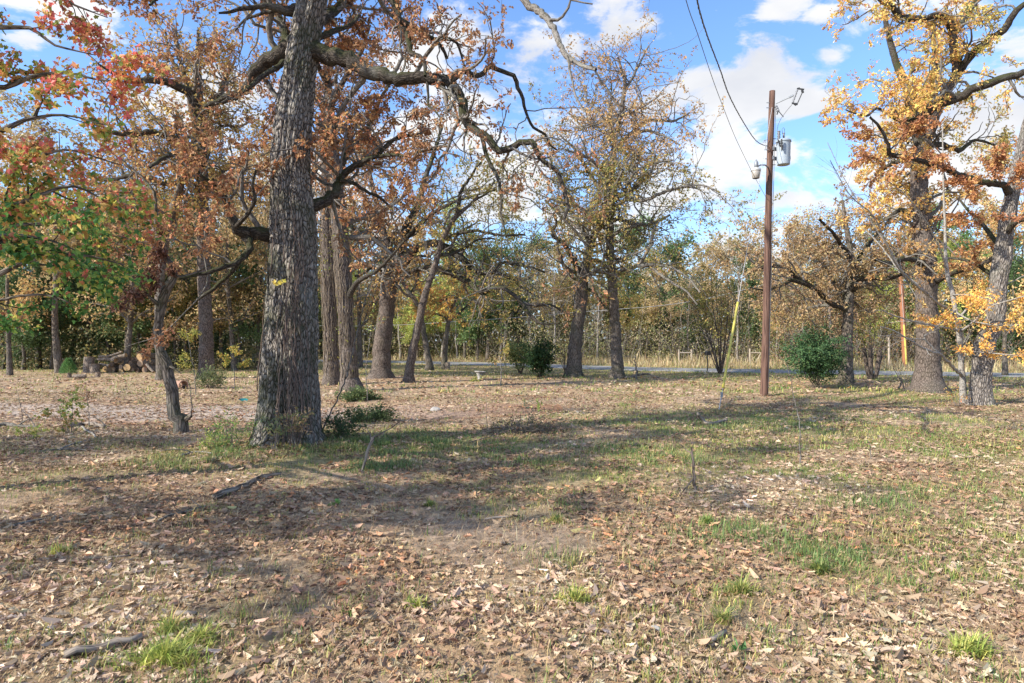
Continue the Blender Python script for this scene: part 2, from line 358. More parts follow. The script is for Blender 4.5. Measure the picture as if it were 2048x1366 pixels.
def axis(lo, hi, step, far, grow_=1.35):
    a = list(np.arange(lo, hi + 1e-6, step)); s = step
    while a[-1] < far: s *= grow_; a.append(a[-1] + s)
    s = step
    while a[0] > -far: s *= grow_; a.insert(0, a[0] - s)
    return np.array(a)
gx = axis(-26, 30, 0.2, 700); gy = axis(-4, 36, 0.2, 700)
XX, YY = np.meshgrid(gx, gy); xf, yf = XX.ravel(), YY.ravel(); zf = hgt(xf, yf)
nx = len(gx); ii = (np.arange(len(gy) - 1)[:, None] * nx + np.arange(nx - 1)[None]).ravel()
fq = np.stack([ii, ii + 1, ii + nx + 1, ii + nx], 1)
gm = np.clip(green(xf, yf), 0, 1)[:, None]; bm = bare(xf, yf)[:, None]
wob = fbm(xyz(xf, yf, 0), 0.5, 3)[:, None]
leafy = srgb(182, 158, 128) * (0.7 + 0.6 * wob); soil = srgb(168, 148, 126) * np.ones((len(xf), 1)); grn = srgb(146, 142, 82) * (0.8 + 0.4 * wob)
c = leafy * (1 - bm) + soil * bm; c = c * (1 - 0.55 * gm) + grn * 0.55 * gm
fw = np.clip((yf - 36) / 6, 0, 1)[:, None] * (0.25 + 0.5 * (xf > -8)[:, None]); c = c * (1 - fw) + srgb(178, 158, 112) * fw
m, nt = new_mat("leafy_soil"); a = nd(nt, "ShaderNodeAttribute", attribute_name="Col"); tcn = nd(nt, "ShaderNodeTexCoord")
na = nd(nt, "ShaderNodeTexNoise", i_Scale=9.0, i_Detail=8.0, i_Roughness=0.75); nt.links.new(tcn.outputs['Object'], na.inputs['Vector'])
nb = nd(nt, "ShaderNodeTexVoronoi", i_Scale=16.0); nt.links.new(tcn.outputs['Object'], nb.inputs['Vector'])
hs = nd(nt, "ShaderNodeSeparateColor"); nt.links.new(nb.outputs['Color'], hs.inputs[0])
v = math_n(nt, 'ADD', math_n(nt, 'MULTIPLY', ramp(nt, [(0.3, (0, 0, 0)), (0.7, (1, 1, 1))], na.outputs[0]).outputs[0], 0.9), math_n(nt, 'MULTIPLY', hs.outputs[0], 0.75))
sc_ = ramp(nt, [(0.0, (0.3,) * 3), (0.5, (0.8,) * 3), (1.0, (1.5, 1.4, 1.35))], math_n(nt, 'MULTIPLY', v, 0.62))
cc = mixc(nt, 1.0, a.outputs['Color'], sc_.outputs[0], 'MULTIPLY')
bp = nd(nt, "ShaderNodeBump"); bp.inputs['Strength'].default_value = 0.9; bp.inputs['Distance'].default_value = 0.02; nt.links.new(v, bp.inputs['Height'])
M_GROUND = finish(m, nt, bsdf(nt, cc, 0.95, 0.1, normal=bp.outputs[0]).outputs[0])
mb = MB(); mb.add(np.stack([xf, yf, zf], 1), [fq], c)
tag(mb.build("ground", M_GROUND, smooth=True), "leaf strewn earth of the yard with patchy grass", kind="structure")

# gravel driveway sheet, edges ragged
dx = np.arange(-26, 1.21, 0.2); dy = np.arange(11, 19.41, 0.2)
XX, YY = np.meshgrid(dx, dy); xf, yf = XX.ravel(), YY.ravel(); db = drive_band(xf, yf)
nx = len(dx); ii = (np.arange(len(dy) - 1)[:, None] * nx + np.arange(nx - 1)[None]).ravel(); fq = np.stack([ii, ii + 1, ii + nx + 1, ii + nx], 1)
fq = fq[db[fq].min(1) > 0.02]; used = np.unique(fq); rem = np.zeros(len(xf), int); rem[used] = np.arange(len(used)); fq = rem[fq]; xf, yf, db = xf[used], yf[used], db[used][:, None]
gw = fbm(xyz(xf, yf, 5), 1.5, 3)[:, None]
c = srgb(160, 122, 92) * (1 - db) + srgb(188, 172, 156) * (0.7 + 0.6 * gw) * db
mb = MB(); mb.add(np.stack([xf, yf, hgt(xf, yf) + 0.006], 1), [fq], c)
tag(mb.build("driveway", M_GROUND, smooth=True), "pale gravel driveway crossing behind the big oak", kind="structure")

# asphalt road
cl = smooth_path([[-70, 62, 0, 0], [-40, 59, 0, 0], [-15.8, 53.6, 0, 0], [-2.7, 46.6, 0, 0], [4, 40.6, 0, 0], [9.2, 36.6, 0, 0], [17.4, 33.4, 0, 0], [24.2, 30.6, 0, 0], [40, 24, 0, 0], [80, 8, 0, 0]], 0.5)[:, :2]
tg = nrm(np.gradient(cl, axis=0)); nn = np.stack([-tg[:, 1], tg[:, 0]], 1)
def strip(off0, off1, z0, z1, n=2):
    o = np.linspace(off0, off1, n); z = np.linspace(z0, z1, n); K = len(cl)
    jag = (np.sin(np.arange(K) * 1.7) + np.sin(np.arange(K) * 0.61)) * 0.04
    v = np.stack([np.concatenate([cl + nn * (oo + (jag[:, None] if k in (0, n - 1) else 0)), np.full((K, 1), zz)], 1) for k, (oo, zz) in enumerate(zip(o, z))], 1).reshape(-1, 3)
    i = (np.arange(K - 1)[:, None] * n + np.arange(n - 1)[None]).ravel(); return v, np.stack([i, i + n, i + n + 1, i + 1], 1)
M_ROAD = plain("worn_asphalt", (0.25, 0.245, 0.235), 0.85, var=0.25, scale=3.0, stretch=(1, 1, 1))
v, f = strip(-1.75, 1.75, 0.045, 0.045, 6); K = len(cl)
v2, f2 = strip(-1.95, -1.75, 0.0, 0.045); v3, f3 = strip(1.75, 1.95, 0.045, 0.0)
mb = MB(); mb.add(v, [f]); mb.add(v2, [f2]); mb.add(v3, [f3])
tag(mb.build("road", M_ROAD), "narrow grey asphalt road along the far edge of the yard", kind="structure")

# ------------------------------------------------------------------ leaf litter (ground cover nobody could count)
rg = np.random.default_rng(21)
def frustum_pts(n, y0, y1, pw, extra=1.0):
    y = y0 * (y1 / y0) ** (rg.random(n) ** pw) ; x = (rg.random(n) * 2 - 1) * (y * (CX / F) * 1.12 + extra); return x, y
LIT = [(13, (214, 192, 160)), (24, (194, 166, 132)), (24, (174, 142, 108)), (18, (150, 116, 86)), (9, (186, 136, 90)), (10, (116, 88, 66)), (1.6, (202, 130, 64)), (0.15, (150, 50, 56)), (1.6, (196, 178, 100))]
def litter(n, y0, y1, pw, tpls, smin, smax, name, label):
    mb = MB()
    for ti, tpl in enumerate(tpls):
        x, y = frustum_pts(n // len(tpls), y0, y1, pw); k = len(x); drift = fbm(xyz(x, y, 12.0), 1.6, 3)
        keep = rg.random(k) > 0.80 * bare(x, y) + 0.28 * np.clip(green(x, y), 0, 1) * (y < 26) + 0.45 * np.clip((y - 27) / 5, 0, 1) + 0.12 * drive_band(x, y) + np.clip(0.52 - drift, 0, 1) * 2.2
        for i in np.nonzero(y > 26)[0]: keep[i] &= np.min((cl[:, 0] - x[i]) ** 2 + (cl[:, 1] - y[i]) ** 2) > 3.6
        x, y = x[keep], y[keep]; k = len(x); z = hgt(x, y); yaw = rg.random(k) * 2 * math.pi
        X = np.stack([np.cos(yaw), np.sin(yaw), rg.normal(0, 0.20, k)], 1)
        Z = np.stack([rg.normal(0, 0.30, k), rg.normal(0, 0.30, k) - 0.06, np.where(rg.random(k) < 0.4, -1.0, 1.0)], 1)
        s = rg.uniform(smin, smax, k) * np.exp(np.clip(rg.normal(0, 0.25, k), -.6, .35))
        pos = np.stack([x, y, z + rg.uniform(0.004, 0.022, k) + s * 0.05], 1); pos[:, :2] -= X[:, :2] * 0.5 * s[:, None]
        scatter(mb, tpl, pos, X, Z, s, palette(LIT, k, rg, pos, 0.2, 0.9), squash=[1.25, 1.4, 1.0, 1.2][ti % 4])
    tag(mb.build(name, M_LITTER), label, kind="stuff")
def curl(o, a, b, c):
    V, Fs = half_leaf(o); V = V.copy(); V[:, 2] = np.abs(V[:, 1]) ** 1.2 * a - b * (V[:, 0] - 0.45) ** 2 + c * np.sin(V[:, 0] * 9 + V[:, 1] * 7); return V, Fs
CURLS = [curl([(0, 0), (0.14, 0.02), (0.2, 0.13), (0.26, 0.05), (0.36, 0.25), (0.42, 0.07), (0.56, 0.33), (0.61, 0.09), (0.78, 0.22), (0.84, 0.07), (1, 0)], 0.30, 0.35, 0.03),
         curl([(0, 0), (0.15, 0.03), (0.24, 0.20), (0.36, 0.08), (0.5, 0.30), (0.58, 0.10), (0.7, 0.24), (0.8, 0.08), (0.9, 0.12), (1, 0)], 0.45, 0.7, 0.04), curl([(0, 0), (0.18, 0.02), (0.33, 0.22), (0.4, 0.07), (0.62, 0.34), (0.7, 0.10), (0.9, 0.18), (1, 0)], -0.3, -0.5, 0.05),
         curl([(0, 0), (0.12, 0.09), (0.3, 0.16), (0.5, 0.15), (0.7, 0.13), (0.88, 0.07), (1, 0)], 0.6, 0.9, 0.03), curl([(0, 0), (0.1, 0.02), (0.22, 0.12), (0.3, 0.04), (0.45, 0.2), (0.52, 0.05), (0.66, 0.2), (0.72, 0.06), (0.86, 0.12), (1, 0)], 0.2, 0.6, 0.08)]
litter(44000, 2.4, 8.5, 0.66, CURLS, 0.032, 0.078, "leaf_litter", "tan and brown fallen oak leaves covering the near ground")
litter(62000, 8.0, 20.0, 0.78, [LEAF_OAK, CURLS[2], LEAF_MID], 0.042, 0.09, "leaf_litter", "fallen brown leaves covering the middle of the yard")
litter(26000, 19.0, 46.0, 0.85, [LEAF_FAR], 0.09, 0.16, "leaf_litter", "far carpet of brown fallen leaves under the back trees")

# ------------------------------------------------------------------ grass tufts and straw
GP = [(34, (112, 138, 64)), (20, (152, 160, 76)), (16, (92, 120, 56)), (16, (192, 182, 100)), (14, (200, 172, 114))]
DRY = [(30, (190, 162, 116)), (30, (168, 136, 96)), (12, (206, 186, 146)), (10, (140, 108, 74))]
def blades(mb, x, y, L, tilt, pal, wdt=0.006, flat=False):
    n = len(x); z = hgt(x, y); yaw = rg.random(n) * 2 * math.pi; d = np.stack([np.cos(yaw), np.sin(yaw)], 1)
    side = np.stack([-d[:, 1], d[:, 0], np.zeros(n)], 1)
    L = L * np.exp(rg.normal(0, 0.3, n)); tl = np.clip(rg.normal(tilt, 0.25, n), 0.05, 1.5)
    b = np.stack([x, y, z - 0.004 + (rg.uniform(0.004, 0.03, n) if flat else 0)], 1)
    def at(t, bend): return b + np.stack([d[:, 0] * np.sin(tl * bend) * L * t, d[:, 1] * np.sin(tl * bend) * L * t, np.cos(tl * bend) * L * t], 1)
    w = (wdt * rg.uniform(0.6, 1.3, n))[:, None]
    m1 = at(0.55, 0.7); tip = at(1.0, 1.15)
    V = np.stack([b - side * w, b + side * w, m1 + side * w * 0.8, m1 - side * w * 0.8, tip], 1)
    o = (np.arange(n) * 5)[:, None]
    mb.add(V.reshape(-1, 3), [o + np.array([[0, 1, 2, 3]]), o + np.array([[3, 2, 4]])], np.repeat(palette(pal, n, rg, b, 0.15, 1.3), 5, 0))
def tufts(mb, n, y0, y1, pw, per, rad, L, thr=0.25, wdt=0.004):
    x, y = frustum_pts(n, y0, y1, pw); g = green(x, y) + 0.10; keep = rg.random(n) < g * (1 - 0.95 * drive_band(x, y)); x, y = x[keep], y[keep]
    k = len(x); sz = rg.uniform(0.5, 1.3, k); m = np.maximum(3, (per * sz * 1.0).astype(int)); i = np.repeat(np.arange(k), m)
    a = rg.random(len(i)) * 6.283; r = rad * sz[i] * np.sqrt(rg.random(len(i)))
    blades(mb, x[i] + np.cos(a) * r, y[i] + np.sin(a) * r, L * sz[i], 0.55, GP, wdt)
mb = MB()
tufts(mb, 9500, 2.5, 9, 0.8, 13, 0.08, 0.055, wdt=0.0028)
tufts(mb, 17000, 9, 20, 0.9, 8, 0.11, 0.055, wdt=0.0048)
tufts(mb, 9000, 20, 50, 1.0, 5, 0.16, 0.10, wdt=0.013)
LUSH = [(4, (104, 130, 70)), (3, (132, 148, 80)), (2, (84, 110, 60)), (3, (168, 162, 96))]
for (px, py, sx, sy, n) in [(790, 885, .9, .5, 7000), (880, 900, .8, .35, 3500), (690, 905, .6, .3, 2600), (450, 905, .7, .4, 3500), (380, 930, .7, .25, 1800), (760, 935, .5, .25, 1500), (1240, 900, 1.0, .4, 2800), (1330, 925, .6, .3, 1500), (1490, 850, 1.2, .6, 2600), (1680, 800, 2.0, .6, 2600), (1900, 800, 1.6, .5, 1600), (1500, 1075, .6, .25, 1300), (1690, 1130, .5, .25, 1200), (1180, 1130, .4, .2, 700), (1960, 1000, .6, .3, 1300), (1050, 920, .5, .3, 900), (1750, 1010, .5, .25, 900)]:
    g = G(px, py); x = g[0] + rg.normal(0, sx * .6, n); y = g[1] + rg.normal(0, sy, n); k = fbm(xyz(x, y, 30), 3.5, 2) > .5; x, y = x[k], y[k]; blades(mb, x, y, np.full(len(x), .075), .5, LUSH, .0032 if py > 1000 else .0042)
tag(mb.build("grass", M_GRASS), "short green grass growing in patches through the leaves", kind="stuff")
mb = MB()
x, y = frustum_pts(52000, 2.4, 12, 0.75); blades(mb, x, y, 0.07, 1.42, DRY, 0.0022, True)
x, y = frustum_pts(12000, 9, 26, 0.8); blades(mb, x, y, 0.09, 1.0, DRY, 0.004)
x, y = frustum_pts(2600, 2.5, 9, 0.8); blades(mb, x, y, 0.085, 0.5, DRY, 0.0022)
# standing tan grass along the far side of the road
k = 15000; s_ = rg.integers(60, len(cl) - 60, k); off = rg.uniform(2.6, 9.5, k)
pp = cl[s_] + nn[s_] * off[:, None] + rg.normal(0, 0.3, (k, 2)); blades(mb, pp[:, 0], pp[:, 1], 0.22 + 0.09 * np.clip(off - 3.5, 0, 4), 0.3, [(5, (206, 190, 146)), (4, (186, 166, 122)), (3, (162, 138, 104)), (3, (150, 150, 92))], 0.02)
tag(mb.build("dry_grass", M_GRASS), "straw coloured dry grass and stalks lying in the yard and standing past the road", kind="stuff")
# bright foreground clumps and other distinct clumps
def clump(px, py, rx, ry, n, L, pal, label, cat="grass clump", tilt=0.6, wdt=0.0035):
    g = G(px, py); a = rg.random(n) * 6.283; r = np.abs(rg.normal(0, 0.42, n)) * (0.75 + 0.4 * np.sin(a * 3 + px) ); n = len(r); x = g[0] + np.cos(a) * r * rx; y = g[1] + np.sin(a) * r * ry
    z0 = hz1(g[0], g[1]); mb = MB(); blades(mb, x, y, np.full(n, L) * (1.05 - 0.35 * np.clip(r, 0, 1.5)), tilt + 0.15, pal, wdt)
    tag(mb.build("grass_clump", M_GRASS, base=(g[0], g[1], z0)), label, cat)
YG = [(30, (156, 170, 70)), (22, (190, 190, 92)), (16, (116, 140, 58)), (14, (208, 176, 104))]
clump(330, 1325, 0.34, 0.17, 900, 0.10, YG, "large bright yellow green grass clump in the left foreground")
clump(400, 1288, 0.16, 0.09, 420, 0.08, YG, "dense green grass clump just right of the large foreground clump")
clump(345, 1268, 0.15, 0.07, 300, 0.08, YG, "small sunlit grass clump just behind the large foreground clump")
clump(1150, 1215, 0.22, 0.10, 420, 0.09, YG, "sunlit grass clump in the middle foreground")
clump(830, 1225, 0.13, 0.08, 220, 0.07, YG, "thin yellow grass clump in the foreground right of centre left")
clump(1480, 1190, 0.22, 0.12, 420, 0.09, GP, "dark green grass clump among the leaves at lower right")
clump(1445, 1250, 0.08, 0.06, 160, 0.08, GP, "small round green grass clump near the bottom right")
clump(1640, 1150, 0.2, 0.1, 300, 0.09, GP, "loose green grass clump in the right foreground")
clump(1940, 1310, 0.25, 0.12, 420, 0.10, YG, "yellow green grass clump at the lower right corner")
clump(120, 1110, 0.18, 0.10, 180, 0.08, YG, "thin green grass clump at the left edge of the foreground")
clump(860, 1010, 0.09, 0.08, 200, 0.07, GP, "single round green tuft in the middle of the yard")
clump(1415, 1052, 0.14, 0.09, 260, 0.08, GP, "round green tuft right of the dead stick")
clump(1110, 1045, 0.16, 0.10, 260, 0.08, GP, "green grass clump in front of the brush heap")
# ------------------------------------------------------------------ trees
def poly(a): return (a[None, :, :3], a[None, :, 3])
RUST = [(30, (170, 114, 72)), (24, (146, 94, 60)), (18, (194, 140, 88)), (8, (206, 118, 62)), (12, (122, 82, 56)), (6, (216, 164, 90))]
BROWN = [(30, (142, 98, 66)), (24, (118, 80, 54)), (18, (172, 126, 84)), (10, (190, 144, 84))]
GOLD = [(26, (198, 150, 60)), (20, (172, 134, 58)), (18, (216, 172, 76)), (12, (152, 130, 58)), (10, (180, 120, 62)), (6, (132, 126, 56))]
OLIVE = [(24, (172, 146, 66)), (22, (148, 136, 58)), (16, (196, 156, 74)), (14, (126, 124, 52)), (10, (176, 122, 66)), (8, (212, 178, 84))]
ORANGE = [(26, (218, 162, 60)), (22, (228, 182, 74)), (10, (202, 128, 58)), (12, (196, 144, 60)), (14, (236, 200, 92)), (10, (176, 156, 60))]
YORANGE = [(30, (236, 180, 44)), (26, (228, 158, 42)), (14, (242, 204, 76)), (8, (210, 126, 44)), (10, (196, 182, 68))]
DEEPGREEN = [(30, (52, 84, 40)), (26, (72, 106, 52)), (18, (40, 66, 34)), (10, (96, 126, 62)), (5, (128, 132, 66))]
YGREEN = [(30, (168, 178, 70)), (22, (196, 190, 82)), (18, (136, 152, 62)), (10, (208, 172, 76))]

def crown_from(skel, base, tree, seed, lv, nleaf, lsize, pal, tpl=LEAF_MID, twigmat=None, up=0.012, leaf_t=0.2, clump=0.0, hang=0.3, jit=0.14, cs=0.8, keep=None,
               leafname="crown", region=None, branchname="branches", leafmat=None, spread=0.06):
    """skel: polylines; lv: levels of (density per m, Lmin, Lmax, rfac, rmin, angle, crook, up, K, nsides, tmin, rmax)"""
    rg = np.random.default_rng(seed); cur = skel; mb = MB(); last = None; allp = []
    for q, (dens, L0, L1, rf, rmin, ang, crook, upb, K, ns, tmin, rmax) in enumerate(lv):
        p, T, r, tau = sample(cur, dens, tmin, rmax, 1, rg)
        if region is not None and q == 0:
            k = region(p); p, T, r, tau = p[k], T[k], r[k], tau[k]
        if len(p) == 0: break
        d = perp_dirs(T, np.radians(rg.normal(ang, 14, len(p))), rg, (0, 0, upb))
        L = rg.uniform(L0, L1, len(p)) * (1 - 0.35 * tau)
        rr = np.maximum(np.minimum(r * rf, 0.035 * L), rmin)
        P, R = grow(p, d, L, rr, K, crook, up, rg, 0.3)
        tubes(mb, P, R, ns, seed=seed + q); last = (P, R); cur = [last]; allp.append(last)
    mb.build(branchname, twigmat or M_TWIG, tree, base, smooth=True)
    if nleaf <= 0: return allp
    srcs = allp[-2:] if len(allp) > 1 else allp
    tot = sum(np.linalg.norm(np.diff(P, axis=1), axis=2).sum() for P, R in srcs)
    p, T, r, tau = sample(srcs, nleaf * 1.25 / tot, leaf_t, 1e9, 1, rg)
    if clump > 0:
        q = 0.6 * fbm(p, 1.1, 2) + 0.4 * rg.random(len(p)); k_ = q > clump - 0.06; p, T = p[k_], T[k_]
        k = min(len(p), nleaf); i = rg.permutation(len(p))[:k]; p, T = p[i], T[i]
    if keep is not None: k_ = rg.random(len(p)) < keep(p); p, T = p[k_], T[k_]
    n = len(p); p = p + rg.normal(0, spread, (n, 3)) * 0.7; X = nrm(T * 0.5 + rg.normal(0, 0.7, (n, 3)) + np.array([0, 0, -hang])); Z = rg.normal(0, 0.6, (n, 3)) + np.array([0, 0, 0.5])
    mb = MB(); scatter(mb, tpl, p, X, Z, rg.uniform(0.7, 1.25, n) * lsize, (pal(p, n, rg) if callable(pal) else palette(pal, n, rg, p, jit, cs)) * np.array([0.98, 1.08, 0.92]))
    mb.build(leafname, leafmat or M_LEAF, tree, base)
    return allp

def hi_trunk(name, a, parent, base, mat, n=160, step=0.025, flare=0.0, lobes=5, seed=1, amp=0.035, cleft=None):
    """finely modelled near trunk: real furrowed ridges"""
    a = smooth_path(a, step); P, R = a[:, :3], a[:, 3]; K = len(P); ang = np.arange(n) / n * 2 * math.pi
    h = P[:, 2] - P[0, 2]; rg = np.random.default_rng(seed)
    ph = rg.random(lobes) * 6.28
    ca, sa = np.cos(ang), np.sin(ang)
    A, Hh = np.meshgrid(ang, h); RR = np.repeat(R[:, None], n, 1)
    but = np.cos(lobes * A + ph[0] + 0.4 * np.sin(Hh)) * 0.5 + np.cos((lobes - 2) * A + ph[1]) * 0.5
    RR = RR * (1 + flare * (0.62 * np.exp(-Hh / 0.16) + 0.38 * np.exp(-Hh / 0.6)) * (0.5 + 0.75 * but) + 0.05 * but)
    q = np.stack([np.cos(A) * R.mean(), np.sin(A) * R.mean(), Hh * 0.22], 2).reshape(-1, 3)
    wv = q + 0.02 * np.stack([vnoise(q, 9), vnoise(q + 5, 9), vnoise(q + 9, 9)], 1)
    f1 = np.abs(fbm(wv * np.array([1, 1, .6]), 11, 2) - 0.5) * 2; f2 = np.abs(fbm(wv + 31, 30, 2) - 0.5) * 2
    rid = np.clip(f1 * 3.2, 0, 1) * 0.7 + np.clip(f2 * 3, 0, 1) * 0.3
    lump = fbm(q * np.array([1, 1, 2.5]), 2.5, 3) - 0.5
    RR = RR + (rid.reshape(K, n) - 1.05) * amp + lump.reshape(K, n) * 0.09 * R[:, None] / R[0]
    if cleft is not None:
        for (a0, wd, dp, hh_) in cleft: RR = RR * (1 + dp * np.exp(-((np.angle(np.exp(1j * (A - a0)))) / wd) ** 2) * np.exp(-(Hh / hh_) ** 2))
    v = P[:, None] + np.stack([ca[None] * RR, sa[None] * RR, np.zeros((K, n))], 2)
    i = (np.arange(K - 1)[:, None] * n + np.arange(n)[None]).ravel(); j = (np.arange(K - 1)[:, None] * n + (np.arange(n)[None] + 1) % n).ravel()
    bk = np.stack([ca[None] * np.repeat(R[:, None], n, 1), sa[None] * np.repeat(R[:, None], n, 1), np.repeat(h[:, None], n, 1)], 2)
    mb = MB(); mb.add(v.reshape(-1, 3), [np.stack([i, j, j + n, i + n], 1)], None, bk.reshape(-1, 3)); return mb.build(name, mat, parent, base, smooth=True)

def plain_tree(label, spec, Y, limbs, mat, seed, lv, nleaf, lsize, pal, name="oak_tree", cat="tree", tpl=LEAF_FAR, limbmat=None, extra_up=True, group=None, n=14, **kw):
    a = trace(spec, Y, 0, 0, 0.15, 0.05, seed); a[:, 3] *= 0.91; a[0, 2] = -0.4; a[0, :2] = a[1, :2] = a[2, :2]; b = a[0, :3].copy(); b[2] = 0
    t = thing(name, label, cat, b, group); mb = MB()
    # root flare
    fl = a.copy(); hh = fl[:, 2]; fl[:, 3] *= 1 + 0.45 * np.exp(-np.maximum(hh, 0) / 0.16) + 0.15 * np.exp(-np.maximum(hh, 0) / 0.7)
    tube1(mb, fl[:, :3], fl[:, 3], n, wob=0.05, seed=seed); mb.build("trunk", mat, t, b, smooth=True)
    sk = [poly(a[len(a) // 3:])]
    for k, (sp, d0, d1) in enumerate(limbs):
        l = trace(sp, Y, d0, d1, 0.14, 0.18, seed + 10 + k); mb = MB(); tube1(mb, l[:, :3], l[:, 3], 9, wob=0.12, seed=k); mb.build("limb", limbmat or M_LIMB, t, b, smooth=True); sk.append(poly(l))
    return t, b, a, sk

# ---- A: the big oak near the camera
YA = 10.0
spec = [(578, 912, 134), (578, 850, 126), (578, 780, 120), (580, 700, 112), (583, 600, 104), (585, 500, 97), (585, 430, 93), (581, 350, 84), (583, 280, 78), (592, 200, 72), (603, 120, 66), (615, 50, 62), (628, -20, 58), (640, -150, 50), (650, -300, 36), (655, -420, 20)]
aA = trace(spec, YA, 0, 0, 0.2, 0); aA[0, 2] = -0.15; bA = aA[0, :3].copy(); bA[2] = 0
oak = thing("oak_tree", "massive old oak with furrowed grey bark and rust brown leaves left of centre", "tree", bA)
hi_trunk("trunk", aA, oak, bA, M_BARK_BIG, n=220, step=0.028, flare=0.85, lobes=6, seed=4, amp=0.055, cleft=[(math.radians(-76), .15, -.26, 1.5), (math.radians(-28), .20, .30, .45), (math.radians(-12), .12, .25, .3), (math.radians(-108), .16, .10, .8), (math.radians(-150), .2, .18, .35), (math.radians(-60), .10, -.10, 2.5)])
R1 = [(612, 106, 44), (640, 107, 36), (670, 112, 33), (690, 118, 32), (723, 135, 30), (765, 152, 27), (807, 160, 25), (850, 156, 24), (885, 160, 23), (903, 166, 22), (918, 190, 21), (926, 215, 20), (930, 240, 19), (948, 258, 17), (969, 270, 15), (985, 290, 14), (998, 301, 14), (1020, 297, 13), (1040, 286, 12), (1064, 284, 12), (1072, 305, 11), (1090, 325, 10), (1111, 340, 10), (1124, 370, 9), (1132, 400, 8), (1137, 416, 7), (1128, 440, 6), (1150, 460, 5), (1174, 494, 4)]
LA = [(R1, 0, -1.6), ([(903, 166, 15), (915, 150, 14), (928, 141, 13), (942, 148, 12), (955, 153, 11), (968, 145, 10), (981, 133, 10), (1003, 143, 9), (1027, 153, 9), (1036, 175, 8), (1045, 198, 7), (1052, 225, 6), (1067, 255, 6), (1090, 268, 5), (1100, 290, 4), (1118, 302, 3)], -0.52, 0.4),
      ([(964, 276, 9), (976, 319, 8), (990, 345, 8), (998, 366, 7), (1003, 400, 6), (1002, 425, 5), (1008, 450, 4), (1012, 475, 3)], -0.85, -1.4),
      ([(853, 160, 6), (857, 190, 5), (856, 210, 5), (870, 222, 4), (880, 235, 3)], -0.42, -0.8),
      ([(636, -70, 34), (700, -60, 28), (760, -30, 24), (790, 5, 19), (796, 35, 14), (810, 60, 12), (818, 84, 11), (822, 108, 10), (840, 112, 9), (850, 130, 8), (850, 152, 6)], 0, -0.9),
      ([(800, 42, 12), (830, 58, 11), (845, 68, 10), (868, 78, 8), (885, 95, 7), (895, 118, 5)], -0.5, -0.2), ([(868, 78, 7), (905, 80, 6), (918, 95, 5), (925, 120, 4), (932, 140, 3)], -0.4, 0.3),
      ([(645, -200, 36), (740, -260, 30), (880, -220, 25), (980, -110, 20), (1049, 0, 15), (1071, 18, 14), (1085, 30, 14), (1100, 44, 13), (1112, 70, 12), (1122, 95, 11), (1132, 110, 11), (1144, 121, 10), (1165, 131, 8), (1192, 139, 6)], 0, -2.5),
      ([(1134, 112, 6), (1142, 150, 5), (1150, 190, 4), (1160, 210, 3), (1168, 225, 2)], -2.2, -2.5), ([(1100, 40, 7), (1115, 40, 6), (1126, 33, 5), (1137, 15, 5), (1141, 0, 4), (1165, 5, 3), (1185, 8, 3)], -2.0, -2.2),
      ([(604, 80, 40), (582, 92, 33), (565, 103, 31), (549, 113, 29), (530, 128, 28), (513, 145, 26), (500, 165, 21), (480, 183, 15), (455, 193, 12), (440, 200, 10), (410, 213, 8)], 0, 0.7),
      ([(575, 120, 12), (560, 130, 11), (530, 150, 10), (505, 168, 9), (470, 200, 6)], 0.2, -0.4),
      ([(585, 470, 34), (545, 468, 30), (520, 468, 28), (487, 468, 25), (470, 445, 19), (460, 430, 16), (452, 405, 14), (446, 388, 12), (432, 375, 10), (418, 362, 8), (400, 350, 6)], 0, -0.8),
      ([(490, 474, 20), (500, 488, 15), (494, 505, 13), (480, 520, 12), (460, 530, 10), (439, 536, 10), (410, 545, 7), (385, 552, 6), (359, 557, 4)], -0.2, -0.9), ([(480, 520, 11), (462, 545, 9), (440, 565, 8), (421, 582, 7), (405, 592, 6), (396, 600, 4)], -0.4, -0.2),
      ([(474, 452, 10), (485, 438, 9), (498, 425, 8), (510, 400, 7), (505, 370, 6), (512, 340, 4)], -0.4, -0.9),
      ([(612, 22, 30), (582, 22, 22), (555, 17, 16), (531, 11, 12), (505, 15, 10), (476, 18, 8), (455, 25, 6), (438, 26, 4)], 0, -0.6), ([(560, 18, 8), (520, 28, 6), (490, 40, 5), (470, 62, 3)], -0.2, 0.2),
      ([(600, 418, 34), (625, 415, 28), (645, 405, 23), (663, 392, 20), (675, 372, 17), (685, 348, 15), (705, 335, 13), (730, 322, 11), (760, 305, 9), (789, 278, 8), (815, 272, 7), (844, 270, 5)], 0, 1.0),
      ([(687, 347, 10), (720, 325, 9), (752, 314, 8), (780, 310, 7), (811, 312, 6), (835, 305, 5), (865, 298, 4)], 0.4, -0.4), ([(678, 360, 9), (705, 365, 8), (730, 382, 7), (760, 395, 6), (785, 420, 4)], 0.3, 0.9),
      ([(620, 78, 16), (650, 72, 13), (665, 65, 12), (677, 60, 10), (700, 50, 8), (720, 30, 6)], 0, 0.7),
      ([(640, -150, 34), (600, -220, 28), (520, -230, 22), (430, -160, 16), (380, -60, 11), (330, -20, 8), (300, 10, 5)], 0, -1.5),
      ([(640, -180, 34), (560, -330, 26), (420, -420, 20), (250, -400, 14), (120, -300, 9)], 0, -1.0), ([(645, -250, 30), (760, -400, 24), (920, -450, 18), (1080, -380, 12), (1180, -260, 8)], 0, 0.6),
      ([(640, -120, 34), (655, -260, 28), (640, -420, 22), (600, -560, 14)], 0, 3.2), ([(640, -160, 34), (700, -300, 28), (760, -460, 20), (800, -600, 12)], 0, -3.0),
      ([(600, 140, 22), (575, 90, 18), (560, 40, 14), (520, -20, 10), (500, -80, 7)], 0, 2.5), ([(620, 60, 22), (670, 20, 18), (720, -20, 14), (750, -60, 10)], 0, 2.6)]
skA = []
